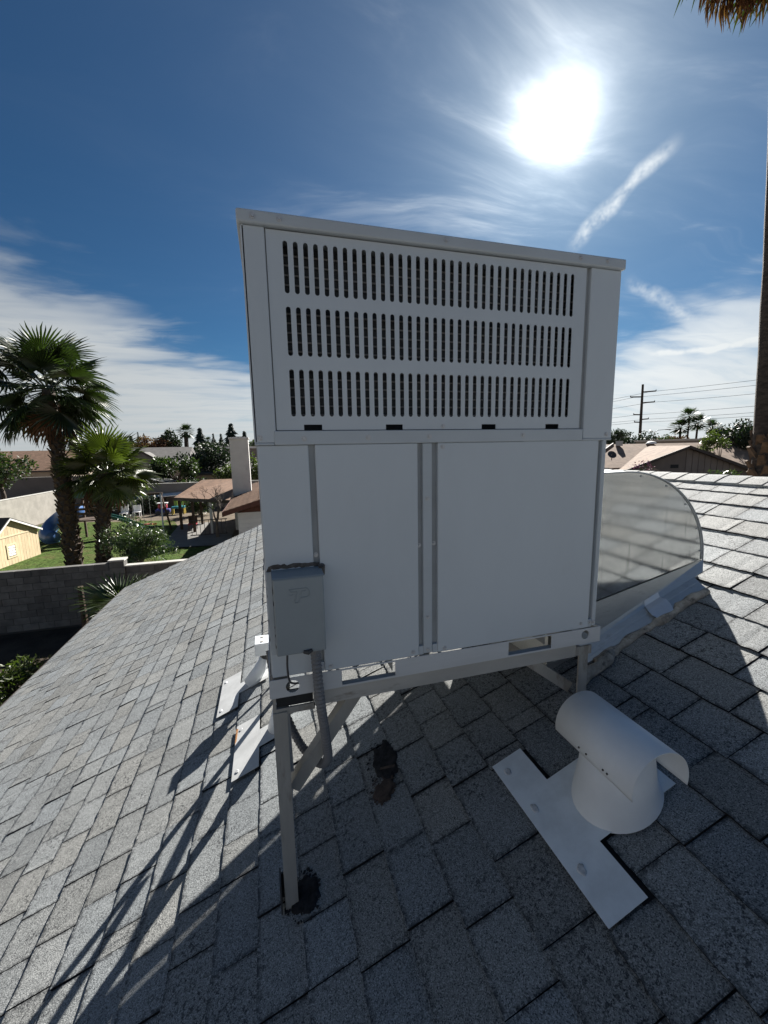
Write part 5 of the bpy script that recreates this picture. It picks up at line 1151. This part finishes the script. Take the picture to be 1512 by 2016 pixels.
# plants in front of the tan-roofed house
shrub('oleander_shrub', (32.6, 20.8, GZ), (3.6, 1.6, 1.75), 4200, 0.26, 81, 'green bush in front of the tan-roofed house, left of the palm trunk', 'leaf_oleander', 0.3)
sb = shrub('bougainvillea', (31.9, 27.4, GZ), (1.5, 1.2, 1.9), 1800, 0.22, 82, 'dark climbing shrub with pink flowers by the tan-roofed house', 'leaf_dark', 0.5)
fl = MB(); leaves(fl, random.Random(5), (31.9, 27.2, -1.0), (1.3, 0.9, 0.9), 110, .14, .8, .6, 10); fl.build('blossom', 'petal_pink', sb, fix=False)

# ------------------------------------------------------------------ right-hand palm
palm('tall_palm', (11.7, 5.55, GZ), (1.12, 2.0), 14.5, 0.33, 0.21, 22, 1.25, 1.25, 91, 'very tall palm with a bare trunk at the right edge of the photo', nboot=110, dead=24, boot_from=0.05, boot_to=0.285, wid=1.0, elo=-45, ehi=70, deadelo=-48)

# ------------------------------------------------------------------ utility pole and lines
up_ = thing('utility_pole', (98.0, 87.4, GZ), 'tall dark utility pole with short crossarms on the right skyline', 'utility pole')
PB, PT = Vector((97.4, 86.9, GZ)), Vector((99.2, 88.9, 17.0))
MB().tube([PB, PB.lerp(PT, .5), PT], [.42, .36, .28], 10).build('pole', 'pole_wood', up_)
ax = Vector((.85, -.55, 0)).normalized()
arms = ((0.905, 1, 3.2), (0.845, -1, 2.8), (0.770, 1, 3.0), (0.620, -1, 1.8), (0.560, 1, 1.8), (0.525, -1, 1.5))
ends = []
for f, s_, L_ in arms:
    p = PB.lerp(PT, f); e = p + ax*s_*L_ + Vector((0, 0, .1)); MB().bar(p, e, .28, .3).build('crossarm', 'pole_wood', up_); MB().tube([e, e + Vector((0, 0, .35))], .12, 6).build('insulator', 'cable', up_); ends.append(p + ax*s_*L_*.6)
Rz = ((751, 13.5), (762, 12.35), (778, 10.67), (798, 8.56), (810, 7.3), (818, 6.46)); Lz = (14.9, 14.1, 12.3, 10.2, 9.0, 8.2)
for i, e in enumerate(ends):
    q = Vector((101.6, 35.0 - i*.2, Rz[i][1] + 0.2)); p_l = Vector((99.1, 125.0, Lz[i] - .6))
    for s_, far in ((0, q), (1, p_l)):
        pts = []
        for k in range(17): f = k/16; p = e.lerp(far, f); p.z -= 1.1*4*f*(1 - f)*.35; pts.append(p)
        o_ = MB().tube(pts, .045, 4).build('power_line', 'cable'); tag(o_, ('power line running right from the utility pole, %s' if s_ == 0 else 'power line running left from the pole behind the unit, %s') % ('topmost of six', 'second from the top', 'third from the top', 'fourth from the top', 'fifth from the top', 'lowest of six')[i], 'power line', 'power lines on the right')
sl2 = thing('street_lamp', (99.0, 84.0, GZ), 'thin street lamp with a curved arm beside the utility pole', 'street lamp')
MB().tube([(86, 73.0, GZ), (86, 73.0, 3.6)], .08, 6).build('mast', 'steel_roof', sl2); MB().tube([(86, 73.0, 3.6), (86.6, 72.6, 4.1), (88.0, 71.7, 4.25)], .06, 6).build('arm', 'steel_roof', sl2); MB().box((87.9, 71.4, 4.12), (88.9, 71.9, 4.3)).build('lamp_head', 'steel_roof', sl2)

# ------------------------------------------------------------------ trees of the right background
tree('willow_tree', (58.0, 56.4, GZ), (57.6, 56.4, 1.8), (3.0, 2.4, 2.6), 2600, 0.5, 101, 'drooping willow-like tree just right of the unit', 'leaf_dark', group='trees on the right skyline', aspect=.2, down=1.6)
tree('round_tree', (70.5, 63.2, GZ), (70.4, 63.2, 0.9), (4.4, 3.4, 3.3), 3000, 0.5, 102, 'dark bushy tree at the foot of the utility pole', 'leaf_dark', group='trees on the right skyline')
tree('round_tree', (74.5, 60.5, GZ), (74.5, 60.5, 1.0), (2.6, 2.2, 2.2), 800, 0.4, 103, 'sparse tree right of the utility pole', 'leaf', group='trees on the right skyline')
tree('round_tree', (51.6, 31.6, GZ), (51.6, 31.9, 1.9), (3.2, 2.6, 2.7), 4200, 0.34, 104, 'large dark tree beside the palm trunk on the right', 'leaf_dark', group='trees on the right skyline')
tree('round_tree', (45.8, 29.5, GZ), (45.8, 31.4, 0.9), (1.7, 1.4, 1.6), 1400, 0.26, 105, 'yellow-green vine-like tree against the palm trunk', 'leaf_light', group='trees on the right skyline')
tree('round_tree', (96.0, 66.0, GZ), (96.5, 65.5, 2.2), (4.2, 3.2, 3.0), 1800, 0.5, 106, 'bushy tree under the group of far palms', 'leaf_dark', group='trees on the right skyline')
tree('round_tree', (86.5, 70.0, GZ), (86.5, 70.0, 0.8), (5.5, 3.2, 2.2), 1600, 0.5, 107, 'low brownish trees left of the far palms', 'leaf_autumn', group='trees on the right skyline')
tree('round_tree', (104.0, 61.0, GZ), (104.0, 61.0, 0.9), (5.0, 3.2, 2.2), 1600, 0.5, 108, 'low pale tree right of the far palms', 'leaf_light', group='trees on the right skyline')
far_palm(88.6, 68.9, 4.4, 2.3, 2, 'far palm, leftmost of the group on the right', 'far palms', trunk=.3)
far_palm(90.6, 68.6, 6.9, 2.1, 3, 'far palm, tallest of the group on the right', 'far palms', trunk=.22)
far_palm(92.4, 68.0, 5.4, 2.2, 4, 'far palm with open crown right of the tallest one', 'far palms', trunk=.26)
far_palm(95.2, 67.0, 4.3, 2.0, 5, 'far palm rising from the bushy tree on the right', 'far palms', trunk=.3)
for nm, a0, da, cnt, sd_ in (('right', 30, 3.1, 16, 200), ('left', -30, 2.4, 14, 230)):
    b = MB(); rng = random.Random(sd_)
    for i in range(cnt):
        a = rad(a0 + i*da); dst = 190 + (i*37 % 60); x, y_ = math.sin(a)*dst, math.cos(a)*dst; hgt = 3.0 + (i*13 % 5)*.5
        b.tube([(x, y_, GZ), (x, y_, GZ + hgt)], .3, 5); leaves(b, rng, (x, y_, GZ + hgt), (9 + i % 4, 5, hgt*.6), 700, 1.1, .5, .45, 12)
    tag(b.build('tree_line', 'leaf_dark', fix=False), 'far-off band of trees along the low horizon at ' + nm, 'trees', kind='stuff')

scene.cycles.use_denoising = True
scene.cycles.max_bounces = 6; scene.cycles.transparent_max_bounces = 8
